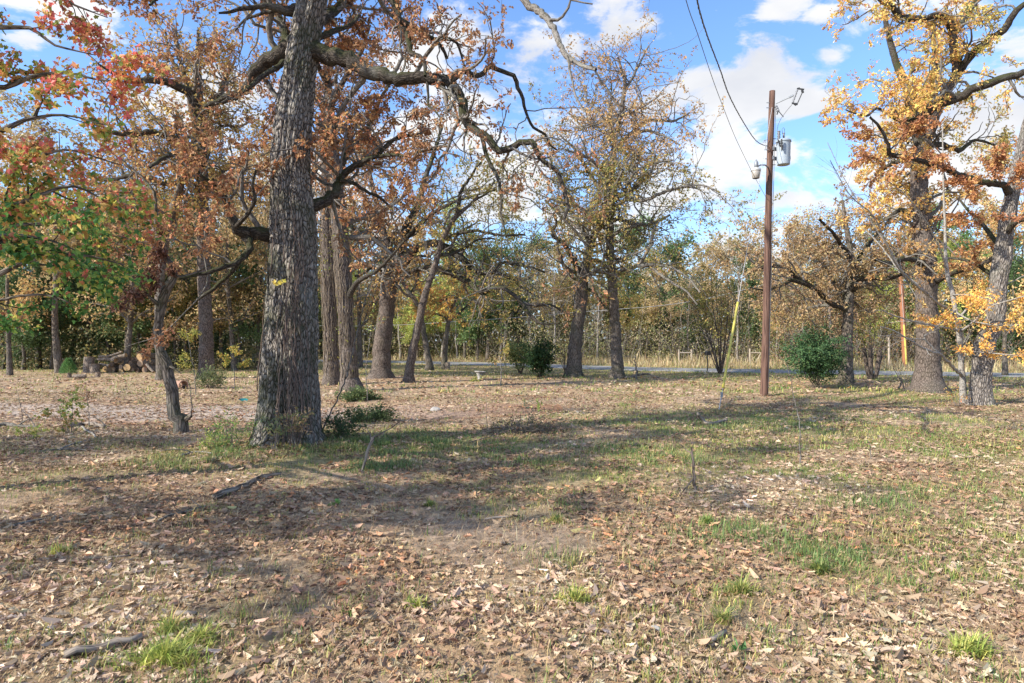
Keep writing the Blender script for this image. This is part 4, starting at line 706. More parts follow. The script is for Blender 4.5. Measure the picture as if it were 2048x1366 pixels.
# ---- S: slender sapling with pale branches
YS = 16.7; a = trace([(1928, 811, 15), (1926, 780, 13), (1924, 740, 11), (1920, 690, 11), (1918, 660, 10), (1912, 630, 9), (1908, 597, 9), (1901, 570, 8), (1894, 542, 8), (1891, 500, 6), (1890, 450, 5), (1888, 400, 4), (1886, 330, 3), (1885, 250, 2)], YS, 0, 0, 0.15, 0.1, 5); a[0, 2] = -0.04
b = a[0, :3].copy(); b[2] = 0; t = thing("elm_sapling", "slender pale stemmed sapling with yellow orange leaves beside the curving grey oak", "tree", b)
mb = MB(); tube1(mb, a[:, :3], a[:, 3], 10, wob=0.06); mb.build("trunk", M_PALE, t, b, smooth=True)
pale, lfs = [], []
for k, (sp, d0, d1, leafy_) in enumerate([([(1924, 752, 7), (1918, 746, 6), (1907, 735, 6), (1893, 721, 6), (1878, 708, 5), (1860, 702, 5), (1841, 693, 4), (1818, 679, 3), (1787, 662, 3), (1761, 653, 2)], 0, -2.2, 0), ([(1880, 710, 5), (1876, 705, 5), (1860, 690, 4), (1849, 679, 4), (1849, 671, 3), (1860, 666, 2), (1872, 664, 1.5)], -0.9, -1.2, 0), ([(1849, 679, 3), (1835, 678, 2.5), (1820, 677, 2), (1790, 670, 1.5), (1760, 672, 1.2)], -1.1, -2, 0),
        ([(1918, 662, 5), (1909, 659, 4.5), (1878, 653, 4), (1841, 646, 4), (1810, 638, 3), (1777, 627, 2.5), (1761, 618, 2)], 0, -2.5, 0), ([(1912, 628, 6), (1890, 615, 5.5), (1875, 606, 5), (1850, 585, 5), (1824, 563, 4.5), (1800, 540, 4), (1787, 520, 3.5), (1770, 480, 3), (1745, 430, 2.5), (1700, 390, 2), (1660, 320, 1.5)], 0, -3, 0), ([(1800, 540, 3.5), (1780, 500, 3), (1740, 440, 2.2), (1690, 360, 1.6), (1655, 285, 1.2)], -1.5, -2, 0),
        ([(1895, 545, 4), (1880, 500, 3), (1850, 440, 2.5), (1810, 390, 2), (1760, 350, 1.4)], 0, -1.5, 0), ([(1800, 545, 3), (1760, 490, 2.2), (1720, 450, 1.6), (1690, 420, 1.2)], -1, 0, 0),
        ([(1919, 665, 5), (1945, 645, 4), (1980, 615, 3), (2020, 600, 2.5), (2060, 590, 2)], 0, -1.5, 1), ([(1916, 640, 5), (1940, 610, 4), (1975, 580, 3), (2010, 570, 2.5), (2050, 550, 2)], 0, -0.4, 1), ([(1921, 700, 4), (1950, 703, 3), (2000, 708, 2.5), (2055, 712, 2)], 0, -1.8, 2), ([(1910, 620, 4), (1890, 640, 3), (1870, 655, 2)], 0, -1.2, 1), ([(1924, 730, 3), (1935, 700, 2.5), (1960, 690, 2)], 0, 1, 1), ([(1912, 625, 4), (1940, 640, 3), (1990, 650, 2.5), (2045, 650, 2)], 0, -2.2, 1), ([(1905, 590, 4), (1935, 590, 3), (1985, 600, 2)], 0, -2.2, 1)]):
    l = trace(sp, YS, d0, d1, 0.1, 0.25, 460 + k); mb = MB(); tube1(mb, l[:, :3], l[:, 3], 6); mb.build("branch", M_PALE, t, b, smooth=True); (lfs if leafy_ else pale).append(poly(l[4:]))
crown_from(pale, b, t, 461, [(2.6, 0.25, 1.0, 0.5, 0.0035, 42, 0.16, 0.2, 6, 3, 0.1, 9), (2.0, 0.15, 0.4, 0.5, 0.0025, 40, 0.15, 0.1, 3, 3, 0.1, 9)], 0, 0, None, twigmat=M_PALE, branchname="twigs")
crown_from(lfs, b, t, 462, [(4.5, 0.2, 0.8, 0.5, 0.003, 48, 0.12, 0.0, 5, 3, 0.0, 9), (4.0, 0.1, 0.35, 0.5, 0.002, 45, 0.12, 0.0, 3, 3, 0.1, 9)], 2900, 0.072, YORANGE, tpl=LEAF_OVAL, twigmat=M_PALE, branchname="twigs", hang=0.1)

# ---- M: maple reaching in from the left
YM = 6.6; bM = np.array([-6.6, 6.4, 0.0]); t = thing("maple_tree", "maple reaching in from the left edge with green, yellow and red leaves", "tree", bM)
tr = smooth_path([[-6.6, 6.4, -0.1, 0.17], [-6.55, 6.4, 1.5, 0.15], [-6.5, 6.5, 3.2, 0.13], [-6.4, 6.5, 5.0, 0.10], [-6.3, 6.4, 7.0, 0.06], [-6.2, 6.3, 9, 0.03]], 0.15)
mb = MB(); tube1(mb, tr[:, :3], tr[:, 3], 14, wob=0.08); mb.build("trunk", M_BARK, t, bM, smooth=True); sk = []
def L3(pts): return smooth_path(pts, 0.1, 0.15, len(pts))
def WM(px, py, Y, r): return [*W(px, py, Y), r]
mbr = [[[-6.5, 6.5, 2.6, 0.05], WM(-60, 560, 6.6, .035), WM(60, 520, 6.6, .022), WM(160, 510, 6.7, .014), WM(250, 530, 6.8, .006)], [[-6.5, 6.5, 3.3, 0.05], WM(-40, 420, 6.2, .03), WM(62, 397, 6.2, .02), WM(146, 372, 6.3, .013), WM(240, 420, 6.5, .006)],
       [[-6.5, 6.5, 3.6, 0.05], WM(-40, 365, 7.4, .03), WM(44, 330, 7.4, .02), WM(130, 300, 7.5, .014), WM(240, 330, 7.6, .006)], [[-6.4, 6.5, 4.4, 0.05], WM(-20, 175, 6.9, .03), WM(60, 155, 6.9, .022), WM(130, 146, 6.9, .016), WM(200, 160, 6.9, .01), WM(290, 170, 7, .005)],
       [[-6.4, 6.5, 4.9, 0.05], WM(0, 55, 6.4, .025), WM(60, 55, 6.4, .018), WM(110, 90, 6.4, .012), WM(190, 110, 6.5, .005)], [[-6.4, 6.5, 5.3, 0.05], WM(-20, -40, 7.0, .028), WM(80, -30, 7, .02), WM(150, 10, 7, .012), WM(215, 35, 7, .005)],
       [[-6.5, 6.5, 2.3, 0.045], WM(-80, 640, 7.4, .028), WM(0, 600, 7.4, .018), WM(90, 590, 7.4, .012), WM(150, 610, 7.4, .005)], [[-6.5, 6.5, 3.0, 0.045], WM(-60, 470, 7.8, .028), WM(40, 450, 7.8, .02), WM(150, 450, 8.0, .012), WM(300, 490, 8.0, .005)],
       [[-6.5, 6.4, 2.8, 0.045], WM(-60, 480, 5.4, .028), WM(20, 470, 5.4, .018), WM(100, 480, 5.4, .01), WM(150, 500, 5.4, .005)], [[-6.4, 6.4, 4.0, 0.045], WM(-40, 260, 5.6, .028), WM(50, 240, 5.6, .018), WM(130, 230, 5.6, .01), WM(210, 250, 5.6, .005)]]
for k in range(9):
    z = 3.0 + k * 0.55; th = math.radians(150 + k * 47 % 150); r_ = 2.2; mbr.append([[-6.45, 6.45, z, .045], [-6.45 + math.cos(th) * 1.0, 6.45 + math.sin(th) * 1.0, z + 0.5, .03], [-6.45 + math.cos(th) * r_, 6.45 + math.sin(th) * r_, z + 0.8, .01]])
for pts in mbr:
    l = L3(pts); mb = MB(); tube1(mb, l[:, :3], l[:, 3], 7, wob=0.05); mb.build("limb", M_BARK, t, bM, smooth=True); sk.append(poly(l[6:]))
def palM(p, n, rg):
    h = p[:, 2:3] + rg.normal(0, 0.35, (n, 1)) + (fbm(p, 0.9, 2)[:, None] - 0.5) * 3.0
    g = palette([(3, (64, 112, 46)), (3, (88, 138, 50)), (2, (130, 160, 54)), (1.4, (206, 190, 54)), (.6, (170, 90, 46))], n, rg); m_ = palette([(3, (220, 160, 50)), (3, (186, 176, 56)), (2, (214, 120, 52)), (3, (128, 150, 52)), (1, (224, 90, 60))], n, rg)
    r_ = palette([(3, (218, 96, 62)), (3, (232, 140, 68)), (1, (160, 70, 56)), (3, (226, 174, 74)), (2, (232, 84, 76)), (1.5, (150, 160, 60))], n, rg)
    return np.where(h < 3.3, g, np.where(h < 4.25, m_, r_))
crown_from(sk, bM, t, 481, [(4.2, 0.3, 0.95, 0.5, 0.004, 50, 0.16, 0.1, 6, 4, 0.0, 9), (4.6, 0.12, 0.45, 0.5, 0.0025, 48, 0.15, 0.0, 4, 3, 0.1, 9)], 21000, 0.055, palM, tpl=LEAF_MAPLE, twigmat=M_LIMB, clump=0.33, hang=0.25, spread=0.06)
# ------------------------------------------------------------------ utility pole and what it carries
M_POLE = bark_mat("creosoted_pole", (0.17, 0.10, 0.075), (0.055, 0.032, 0.026), moss=0.0, scale=40, stretch=0.035, strength=0.5, dist=0.006, voro=False, lichen=0.0)
M_GALV = plain("galvanised_metal", (0.25, 0.27, 0.29), 0.55, 0.3, var=0.15, scale=20)
M_TANK = plain("painted_grey_tank", (0.34, 0.39, 0.43), 0.4, 0.0, var=0.06, scale=6, bump=0.05)
M_DARK = plain("dark_fitting", (0.05, 0.052, 0.055), 0.6, var=0.3, scale=30)
M_PORC = plain("grey_porcelain", (0.22, 0.23, 0.25), 0.25, var=0.15, scale=30, spec=0.5)
M_WHITE = plain("lamp_enamel", (0.42, 0.42, 0.40), 0.4, var=0.12, scale=12)
M_YEL = plain("yellow_guard", (0.55, 0.47, 0.10), 0.45, var=0.08, scale=8)
M_WIRE = plain("weathered_wire", (0.12, 0.12, 0.125), 0.6, var=0.2, scale=40)
M_LWIRE = plain("pale_cable", (0.42, 0.42, 0.42), 0.6, var=0.15, scale=40)
def lathe(mb, c, prof, n=20, axis=(0, 0, 1), mi=0):
    ax = Vector(axis).normalized(); q = ax.to_track_quat('Z', 'Y'); M = np.array(q.to_matrix()); ang = np.arange(n) / n * 6.28318
    pr = np.array(prof, float); v = np.stack([pr[:, 0:1] * np.cos(ang), pr[:, 0:1] * np.sin(ang), np.repeat(pr[:, 1:2], n, 1)], 2).reshape(-1, 3) @ M.T + np.asarray(c, float)
    i = (np.arange(len(pr) - 1)[:, None] * n + np.arange(n)[None]).ravel(); j = (np.arange(len(pr) - 1)[:, None] * n + (np.arange(n)[None] + 1) % n).ravel()
    mb.add(v, [np.stack([i, j, j + n, i + n], 1)], mi=mi); return mb
def box(mb, c, s, R=None, bev=0.0, mi=0):
    """box with bevelled edges"""
    s = np.asarray(s, float) / 2; b = min(bev, 0.45 * s.min()); vs = []
    if b <= 0: b = 0.08 * s.min()
    P = [];
    for sx in (-1, 1):
        for sy in (-1, 1):
            for sz in (-1, 1):
                P += [(sx * s[0], sy * (s[1] - b), sz * (s[2] - b)), (sx * (s[0] - b), sy * s[1], sz * (s[2] - b)), (sx * (s[0] - b), sy * (s[1] - b), sz * s[2])]
    P = np.array(P); idx = lambda sx, sy, sz, k: (((sx > 0) * 2 + (sy > 0)) * 2 + (sz > 0)) * 3 + k
    q = [];
    for sg in (-1, 1):
        for k, (a1, a2) in enumerate(((1, 2), (0, 2), (0, 1))):
            cyc = []
            for (u, v) in ((-1, -1), (1, -1), (1, 1), (-1, 1)):
                sg3 = [0, 0, 0]; sg3[k] = sg; sg3[a1] = u; sg3[a2] = v; cyc.append(idx(*sg3, k))
            q.append(cyc)
    for k in range(3):
        a1, a2 = [i for i in range(3) if i != k]
        for u in (-1, 1):
            for v in (-1, 1):
                cyc = []
                for (w, kk) in ((-1, a1), (1, a1), (1, a2), (-1, a2)):
                    sg3 = [0, 0, 0]; sg3[k] = w; sg3[a1] = u; sg3[a2] = v; cyc.append(idx(*sg3, kk))
                q.append(cyc)
    t = [[idx(a, b_, c_, 0), idx(a, b_, c_, 1), idx(a, b_, c_, 2)] for a in (-1, 1) for b_ in (-1, 1) for c_ in (-1, 1)]
    if R is not None: P = P @ np.asarray(R, float).T
    mb.add(P + np.asarray(c, float), [np.array(q), np.array(t)], mi=mi); return mb
def bar(mb, a, b, w, h=None, mi=0):
    a, b = Vector(a), Vector(b); d = b - a; q = d.to_track_quat('X', 'Z'); box(mb, (a + b) / 2, (d.length, w, h or w), np.array(q.to_matrix()), mi=mi)
YP = 19.1; pb, ptop = W(1528, 792, YP), W(1544, 182, YP); pb[2] = 0
pole = thing("utility_pole", "tall reddish brown wooden utility pole carrying a grey transformer", "utility pole", pb)
def pole_at(py): 
    t = (792 - py) / 610.0; return pb + (ptop - pb) * t
pts = np.array([pb + (ptop - pb) * t for t in np.linspace(-0.015, 1, 40)]); rad = np.linspace(0.118, 0.082, 40)
pts += np.stack([0.012 * np.sin(np.linspace(0, 7, 40)), 0 * rad, 0 * rad], 1)
mb = MB(); tubes(mb, pts[None], rad[None], 20, wob=0.02, cap=True); mb.build("post", M_POLE, pole, pb, smooth=True)
for k, (py, sx) in enumerate([(206, -1), (216, -1), (300, -1), (318, -1), (278, 1), (330, 1)]):
    c = pole_at(py); mb = MB(); tube1(mb, [c + (sx * 0.07, -0.02, 0), c + (sx * 0.16, -0.02, 0.0)], 0.012, 8, cap=True); mb.build("bolt", M_GALV, pole, pb)
mb = MB(); tube1(mb, [pole_at(y) + (0.085 - 0.0 * y, -0.085, 0) for y in range(215, 780, 20)], 0.008, 6); mb.build("ground_wire", M_WIRE, pole, pb)
# transformer
tc_ = W(1567, 306, YP - 0.16); tb = W(1567, 330, YP - 0.16)
tr = thing("pole_transformer", "pale grey cylindrical transformer mounted on the right side of the utility pole", "transformer", tb)
mb = MB(); lathe(mb, tb, [(0.0, 0.0), (0.165, 0.0), (0.178, 0.012), (0.18, 0.04), (0.196, 0.66), (0.2, 0.665), (0.2, 0.68), (0.0, 0.68)], 32); tank_o = mb.build("tank", M_TANK, tr, tb, smooth=False)
mb = MB(); lathe(mb, tb, [(0.212, 0.665), (0.214, 0.70), (0.17, 0.735), (0.0, 0.75)], 32); lathe(mb, tb, [(0.2, 0.655), (0.216, 0.66), (0.216, 0.672)], 32); mb.build("lid", M_TANK, tank_o, tb)
for dz in (0.24, 0.52):
    mb = MB(); box(mb, tb + (-0.03, 0.19, dz), (0.62, 0.03, 0.11)); box(mb, tb + (0.21, 0.13, dz), (0.06, 0.12, 0.10)); box(mb, tb + (-0.27, 0.13, dz), (0.05, 0.10, 0.11)); mb.build("bracket", M_GALV, tr, tb)
def bushing(px, py0, py1, r, Y, n=6, par=None, b0=None, name="bushing"):
    a, b = W(px, py1, Y), W(px, py0, Y); h = b[2] - a[2]; pr = [(0.0, 0)]
    for k in range(n): z = h * k / n; pr += [(r * 0.55, z + 0.001), (r, z + h / n * 0.35), (r * 0.9, z + h / n * 0.5), (r * 0.5, z + h / n * 0.62)]
    pr += [(r * 0.35, h), (0, h)]; mb = MB(); lathe(mb, a, pr, 16); return mb.build(name, M_PORC, par, b0, smooth=True)
bushing(1557.5, 261, 280, 0.055, YP - 0.2, 6, tank_o, tb); bushing(1567.5, 265, 280, 0.04, YP - 0.1, 5, tank_o, tb)
mb = MB()
for (a, b, w) in [((1557, 280), (1561, 294), .03), ((1554, 286), (1563, 281), .025), ((1555, 286), (1553, 291), .02), ((1563, 278), (1564, 300), .035), ((1560, 286), (1566, 286), .03)]: bar(mb, W(*a, YP - 0.42), W(*b, YP - 0.40), w)
mb.build("terminal", M_DARK, tank_o, tb)
# fuse cutout on its arm
c0 = W(1551, 207, YP - 0.05); cut = thing("fuse_cutout", "fuse cutout on a short arm at the top of the utility pole", "fuse cutout", c0)
mb = MB(); bar(mb, c0, W(1586, 191, YP - 0.3), 0.035); bar(mb, W(1578, 195, YP - 0.25), W(1587, 190, YP - 0.3), 0.05); mb.build("arm", M_GALV, cut, c0)
mb = MB(); a, b = W(1585, 206, YP - 0.32), W(1595, 178, YP - 0.32); L = np.linalg.norm(b - a); pr = [(0, 0)]
for k in range(9): z = L * k / 9; pr += [(0.018, z + .002), (0.036, z + L / 27), (0.018, z + L / 15)]
lathe(mb, a, pr + [(0, L)], 12, axis=tuple(b - a)); mb.build("insulator", M_PORC, cut, c0, smooth=True)
mb = MB(); tube1(mb, [W(1594, 209, YP - .32), W(1605, 184, YP - .32)], 0.014, 8, cap=True); mb.build("fuse_tube", M_DARK, cut, c0)
mb = MB(); bar(mb, W(1594, 177, YP - .32), W(1608, 179, YP - .32), .035); bar(mb, W(1598, 175, YP - .32), W(1598, 178, YP - .32), .03); bar(mb, W(1604, 180, YP - .32), W(1606, 186, YP - .32), .05); bar(mb, W(1584, 206, YP - .32), W(1595, 209, YP - .32), .04); bar(mb, W(1590, 207, YP - .32), W(1593, 210, YP - .32), .06); mb.build("contact", M_DARK, cut, c0)
c0 = W(1551, 212, YP); arr = thing("lightning_arrester", "small dark lightning arrester hanging below the fuse arm on the utility pole", "arrester", c0)
mb = MB(); a, b = W(1557, 224, YP - .12), W(1551, 211, YP - .05); L = np.linalg.norm(b - a); lathe(mb, a, [(0, 0), (.03, .01), (.05, L * .2), (.03, L * .35), (.052, L * .5), (.03, L * .65), (.05, L * .8), (0.02, L)], 12, axis=tuple(b - a)); mb.build("body", M_PORC, arr, c0)
mb = MB(); bar(mb, W(1556, 222, YP - .12), W(1554, 229, YP - .12), .03); bar(mb, W(1557, 222, YP - .12), W(1567, 234, YP - .14), .018); mb.build("lead", M_DARK, arr, c0)
def wire(name, label, rows, r, mat, sub=6, cat="cable", twist=0, mats=None):
    a = smooth_path([[*W(px, py, Y), r] for px, py, Y in rows], 0.15 if twist else 0.3); p = a[:, :3]; mb = MB()
    if twist:
        s = np.concatenate([[0], np.cumsum(np.linalg.norm(np.diff(p, axis=0), axis=1))])
        for k in range(3):
            ph = s * 9 + k * 2.094; q = p + np.stack([np.cos(ph) * r * 1.1, np.zeros(len(s)), np.sin(ph) * r * 1.1], 1); tube1(mb, q, r * (0.85 if k else 0.6), 6)
    else: tube1(mb, p, r, sub)
    return tag(mb.build(name, mat, base=p[0], smooth=True), label, cat)
wire("jumper_wire", "thin wire curving from the fuse cutout down to the transformer bushing", [(1584, 209, YP - .32), (1573, 222, YP - .3), (1562, 237, YP - .25), (1556, 250, YP - .2), (1554, 262, YP - .2)], 0.008, M_WIRE)
wire("jumper_wire", "small looped wire on top of the second transformer bushing", [(1565, 268, YP - .1), (1564, 258, YP - .1), (1567, 255, YP - .1), (1569, 258, YP - .1), (1569, 266, YP - .1)], 0.007, M_WIRE)
wire("service_cable", "thick twisted service cable swooping down to the utility pole", [(1536, 292, YP - .09), (1526, 290, 18.7), (1509, 278, 17.6), (1483, 238, 15.6), (1458, 190, 13.8), (1440, 139, 12.3), (1414, 70, 10.2), (1394, 0, 8.6), (1370, -150, 6.4), (1330, -500, 4.0), (1200, -1500, 2.0), (1000, -3000, 1.2)], 0.008, M_WIRE, twist=1)
wire("service_cable", "thin straight cable running down behind the yard light to the pole", [(1534, 398, YP - .05), (1512, 359, 18.0), (1502, 340, 17.6), (1472, 278, 15.6), (1447, 216, 13.8), (1425, 157, 12.2), (1396, 70, 10.2), (1372, 0, 8.7), (1330, -180, 6.4), (1260, -550, 4.0), (1100, -1500, 2.0)], 0.006, M_WIRE)
mb = MB(); c0 = W(1533, 283, YP)
for (a, b) in [((1536, 279), (1528, 281)), ((1528, 281), (1526, 286)), ((1530, 282), (1532, 300)), ((1532, 300), (1537, 299))]: tube1(mb, [W(*a, YP - .1), W(*b, YP - .1)], .012, 6, cap=True)
tag(mb.build("cable_bracket", M_GALV, base=c0), "small bent bracket holding the twisted cable on the pole's left side", "bracket")
# yard light
c0 = W(1512, 356, YP - .35); yl = thing("yard_light", "grey yard light with a pale shade hanging left of the utility pole", "street lamp", c0)
mb = MB(); lathe(mb, W(1512, 357, YP - .35), [(0.085, 0.0), (0.10, 0.01), (0.135, 0.22), (0.128, 0.225), (0.095, 0.02)], 24); mb.build("lamp_shade", plain("lamp_refractor", (0.36, 0.33, 0.29), 0.3, var=0.15, scale=60, stretch=(1, 1, .1)), yl, c0, smooth=True)
mb = MB(); lathe(mb, W(1512, 342, YP - .35), [(0.145, 0), (0.145, .02), (.12, .07), (.06, .1), (0.05, .1)], 24); mb.build("reflector", M_WHITE, yl, c0, smooth=True)
mb = MB(); lathe(mb, W(1512.5, 336, YP - .35), [(0, 0), (.055, 0), (.06, .1), (.05, .18), (.03, .2), (.02, .24), (0, .24)], 16); mb.build("housing", M_GALV, yl, c0, smooth=True)
mb = MB(); tube1(mb, [W(1514, 334, YP - .35), W(1521, 330, YP - .3), W(1530, 330, YP - .15), W(1538, 336, YP - 0.02)], .02, 8); mb.build("arm", M_GALV, yl, c0, smooth=True)
# guy wire
gb = G(1438, 820); gt = W(1546, 205, YP); gw = thing("guy_wire", "guy wire with a yellow plastic guard anchored in front of the utility pole", "guy wire", gb)
L_ = lambda t: gb + (gt - gb) * t
mb = MB(); tube1(mb, [L_(-0.01), L_(1.0)], 0.007, 6); mb.build("cable", M_LWIRE, gw, gb)
mb = MB(); tube1(mb, [L_(t) for t in np.linspace(0.058, 0.30, 12)], 0.03, 10, cap=True); mb.build("guard", M_YEL, gw, gb, smooth=True)
mb = MB(); tube1(mb, [L_(-.01), L_(0.035)], .012, 8, cap=True); box(mb, L_(0.04), (.05, .05, .12)); mb.build("anchor", M_GALV, gw, gb)
# second pole with its guy guard beyond the road
p0, p1 = W(1811, 735, 40), W(1797, 470, 41); p0[2] = -.05; up = thing("utility_pole", "leaning orange brown utility pole across the road beside the tall dark trunked oak", "utility pole", p0)
mb = MB(); tubes(mb, np.linspace(p0, p1, 20)[None], np.linspace(.16, .12, 20)[None], 12, cap=True); mb.build("post", plain("orange_wood", (0.30, 0.13, 0.065), .8, var=.25, stretch=(1, 1, .15)), up, p0, smooth=True)
ga, gtp = W(1813.5, 738, 39), W(1802, 560, 40.6); ga[2] = 0; g2 = thing("guy_wire", "guy wire with a yellow guard in front of the leaning orange brown pole", "guy wire", ga)
mb = MB(); tube1(mb, [ga, gtp], .01, 5); mb.build("cable", M_LWIRE, g2, ga)
mb = MB(); tube1(mb, [ga + (gtp - ga) * t for t in (0.04, .25, .48)], .05, 8, cap=True); mb.build("guard", M_YEL, g2, ga)
wire("power_line", "long pale overhead wire crossing behind the centre trees", [(1798, 478, 41), (1600, 548, 41.5), (1380, 603, 42), (1160, 624, 43), (945, 641, 44), (700, 652, 45), (400, 640, 47), (0, 600, 50)], 0.013, M_LWIRE, cat="power line")

# ------------------------------------------------------------------ roadside things
M_GWOOD = plain("weathered_wood", (0.40, 0.34, 0.27), .85, var=.3, stretch=(1, 1, .15), scale=20)
M_BLACK = plain("black_metal", (0.02, 0.02, 0.022), .5, var=.2)
mbx = W(1415, 745, 34.5); mbx[2] = 0; t = thing("mailbox", "small black mailbox on a thin post beside the road", "mailbox", mbx)
mb = MB(); tube1(mb, [mbx + (0, 0, -.05), mbx + (0, 0, .88)], .03, 8, cap=True); mb.build("post", M_BLACK, t, mbx)
mb = MB(); ang = np.linspace(0, math.pi, 9); prof = [(math.cos(a) * .09, .12 + math.sin(a) * .09) for a in ang] + [(-.09, 0), (.09, 0)]; n = len(prof)
v = [(x, y, z) for y in (-.24, .24) for x, z in prof]; f4 = np.array([[i, (i + 1) % n, n + (i + 1) % n, n + i] for i in range(n)]); mb.add(np.array(v) + mbx + (0, 0, .88), [f4, np.array([list(range(n))[::-1]]), np.array([list(range(n, 2 * n))])]); mb.build("box", M_BLACK, t, mbx)
def fence(label, posts, rails, Y):
    b = W(posts[0][0], posts[0][2], Y); b[2] = 0; t = thing("wooden_fence", label, "fence", b)
    for (px, y0, y1, w) in posts:
        a, c = W(px, y1, Y), W(px, y0, Y); a[2] = -.05; mb = MB(); tube1(mb, np.linspace(a, c, 6), w / 2 / F * Y, 10, cap=True, wob=.04); mb.build("post", M_GWOOD, t, b)
    for (a, c, w) in rails: mb = MB(); tube1(mb, [W(*a, Y), W(*c, Y)], w / 2 / F * Y, 8, cap=True); mb.build("rail", M_GWOOD, t, b)
fence("short pale wooden fence brace of two posts and a rail, left of the mailbox", [(1358, 699, 729, 3.2), (1383, 699, 730, 3.4)], [((1358, 705.5), (1383, 705.5), 2.6)], 44.5)
fence("pale wooden fence brace with a slanting strut, half hidden behind the utility pole", [(1500, 697, 728, 3.2), (1530, 697, 728, 3.2)], [((1500, 705.5), (1530, 705.5), 2.6), ((1522, 706), (1511, 728), 2.6)], 45)
fence("single tall weathered post across the road between the chopped tree and the orange pole", [(1778, 675, 738, 4.2)], [], 40)

# ------------------------------------------------------------------ cut wood
M_LOGB = bark_mat("log_bark", (0.42, 0.34, 0.27), (0.07, 0.05, 0.04), moss=.1, scale=30, stretch=.25, dist=.015)
m, nt = new_mat("cut_wood"); a_ = nd(nt, "ShaderNodeAttribute", attribute_name="Col"); ns = nd(nt, "ShaderNodeTexNoise", i_Scale=30.0, i_Detail=4.0)
M_CUT = finish(m, nt, bsdf(nt, mixc(nt, ns.outputs[0], a_.outputs['Color'], mixc(nt, 1.0, a_.outputs['Color'], (.55, .5, .45), 'MULTIPLY')), .85, .15).outputs[0])
def log(label, pts, r, col=(0.40, 0.29, 0.20), seed=0, name="log", group=None, ends=(0, 1), mat=None, cat="log"):
    P = np.asarray(pts, float); P = smooth_path(np.concatenate([P, np.full((len(P), 1), r)], 1), max(0.06, r * .6))[:, :3]; b = P[0].copy()
    t = thing(name, label, cat, b, group); mb = MB(); tube1(mb, P, r, 16, wob=.10, seed=seed); mb.build("bark", mat or M_LOGB, t, b, smooth=True)
    for e in ends:
        c, d = (P[0], P[0] - P[1]) if e == 0 else (P[-1], P[-1] - P[-2]); d = d / np.linalg.norm(d); u = nrm(np.cross(d, (0.3, 0.1, 1))); w = np.cross(d, u); n = 20; V, C = [c + d * .012], [np.array(col) * 0.6]
        for k, rr in enumerate((0.15, .3, .45, .6, .75, .88, .97)):
            for a in range(n): V.append(c + d * .01 + (u * math.cos(a * 6.2832 / n) + w * math.sin(a * 6.2832 / n)) * r * rr); C.append(np.array(col) * ((0.78, 1.05, .82, 1.1, .9, 1.1, .5)[k]))
        f3 = np.array([[0, 1 + a, 1 + (a + 1) % n] for a in range(n)]); f4 = np.array([[1 + k * n + a, 1 + (k + 1) * n + a, 1 + (k + 1) * n + (a + 1) % n, 1 + k * n + (a + 1) % n] for k in range(6) for a in range(n)])
        mb = MB(); mb.add(np.array(V), [f3, f4], np.array(C)); mb.build("cut_end", M_CUT, t, b)
    return t
YL = 33.6
def zp(zx, zy): return zx * .1953, 660 + zy * .1953
rg = np.random.default_rng(90); endlogs = [(1187, 315, 26, 0), (1237, 325, 32, .3), (1140, 352, 27, .1), (1237, 378, 23, 0), (1300, 383, 37, -.1), (1352, 405, 21, 0), (1435, 340, 36, .1), (1430, 275, 36, .2), (1335, 335, 22, .3), (1362, 368, 26, .35), (1480, 368, 27, .3), (1482, 413, 32, .1), (1140, 408, 42, .2), (1240, 424, 27, .1), (1405, 415, 26, .3), (1190, 415, 26, .5), (1080, 415, 34, .5), (1290, 330, 24, .6), (1390, 300, 22, .7), (1305, 428, 24, .4), (1530, 420, 26, .6), (1350, 300, 20, .6), (1182, 360, 20, .5)]
names_ = {4: "widest round log end in the middle of the firewood pile", 7: "topmost short log at the right of the firewood pile", 6: "large log end just under the topmost right log of the pile", 12: "fat log at the bottom left of the firewood pile", 0: "mossy log end in the upper left of the firewood pile", 11: "log end low at the right of the firewood pile"}
endlab = {}; ORD = ["leftmost", "second", "third", "fourth", "fifth", "sixth", "seventh", "eighth", "ninth"]
for rn, lo, hi in (("top", 0, 310), ("upper middle", 310, 345), ("middle", 345, 372), ("lower middle", 372, 407), ("bottom", 407, 500)):
    ks = sorted([k for k, e in enumerate(endlogs) if lo <= e[1] < hi and k not in names_], key=lambda k: endlogs[k][0])
    for i, k in enumerate(ks): endlab[k] = f"firewood log end in the {rn} row of the pile, {ORD[i]}{' from left' if i else ' one'}"
for k, (zx, zy, zr, dy) in enumerate(endlogs):
    px, py = zp(zx, zy); r = zr * .1953 / F * YL; c = W(px, py, YL + dy); c[2] = max(c[2], r * .8); sk_ = rg.normal(0, .12); col = srgb(*[(196, 168, 140), (210, 178, 134), (170, 144, 122)][k % 3])
    log(names_.get(k) or endlab[k], [c, c + (sk_ * .5, .6, .01), c + (sk_, 1.3, 0)], r, col, k, "firewood_log", "logs stacked in the firewood pile")
for lab, pts, r in [("long curved grey log lying across the top of the firewood pile", [(1012, 272), (1100, 268), (1170, 250), (1250, 222)], .055), ("shorter thick log lying on top of the pile under the curved one", [(1150, 290), (1220, 270), (1290, 258)], .10), ("pale mossy log lying sideways at the upper left of the pile", [(1010, 300), (1090, 298), (1175, 308)], .085), ("pale split log lying sideways low at the left of the pile", [(1022, 350), (1070, 358), (1120, 368)], .07), ("thin dark log leaning down the right end of the pile", [(1500, 348), (1535, 390), (1572, 430)], .07)]:
    log(lab, [W(*zp(*q), YL - .1 - .05 * i) for i, q in enumerate(pts)], r, srgb(190, 158, 118), 50, "firewood_log", "logs stacked in the firewood pile")
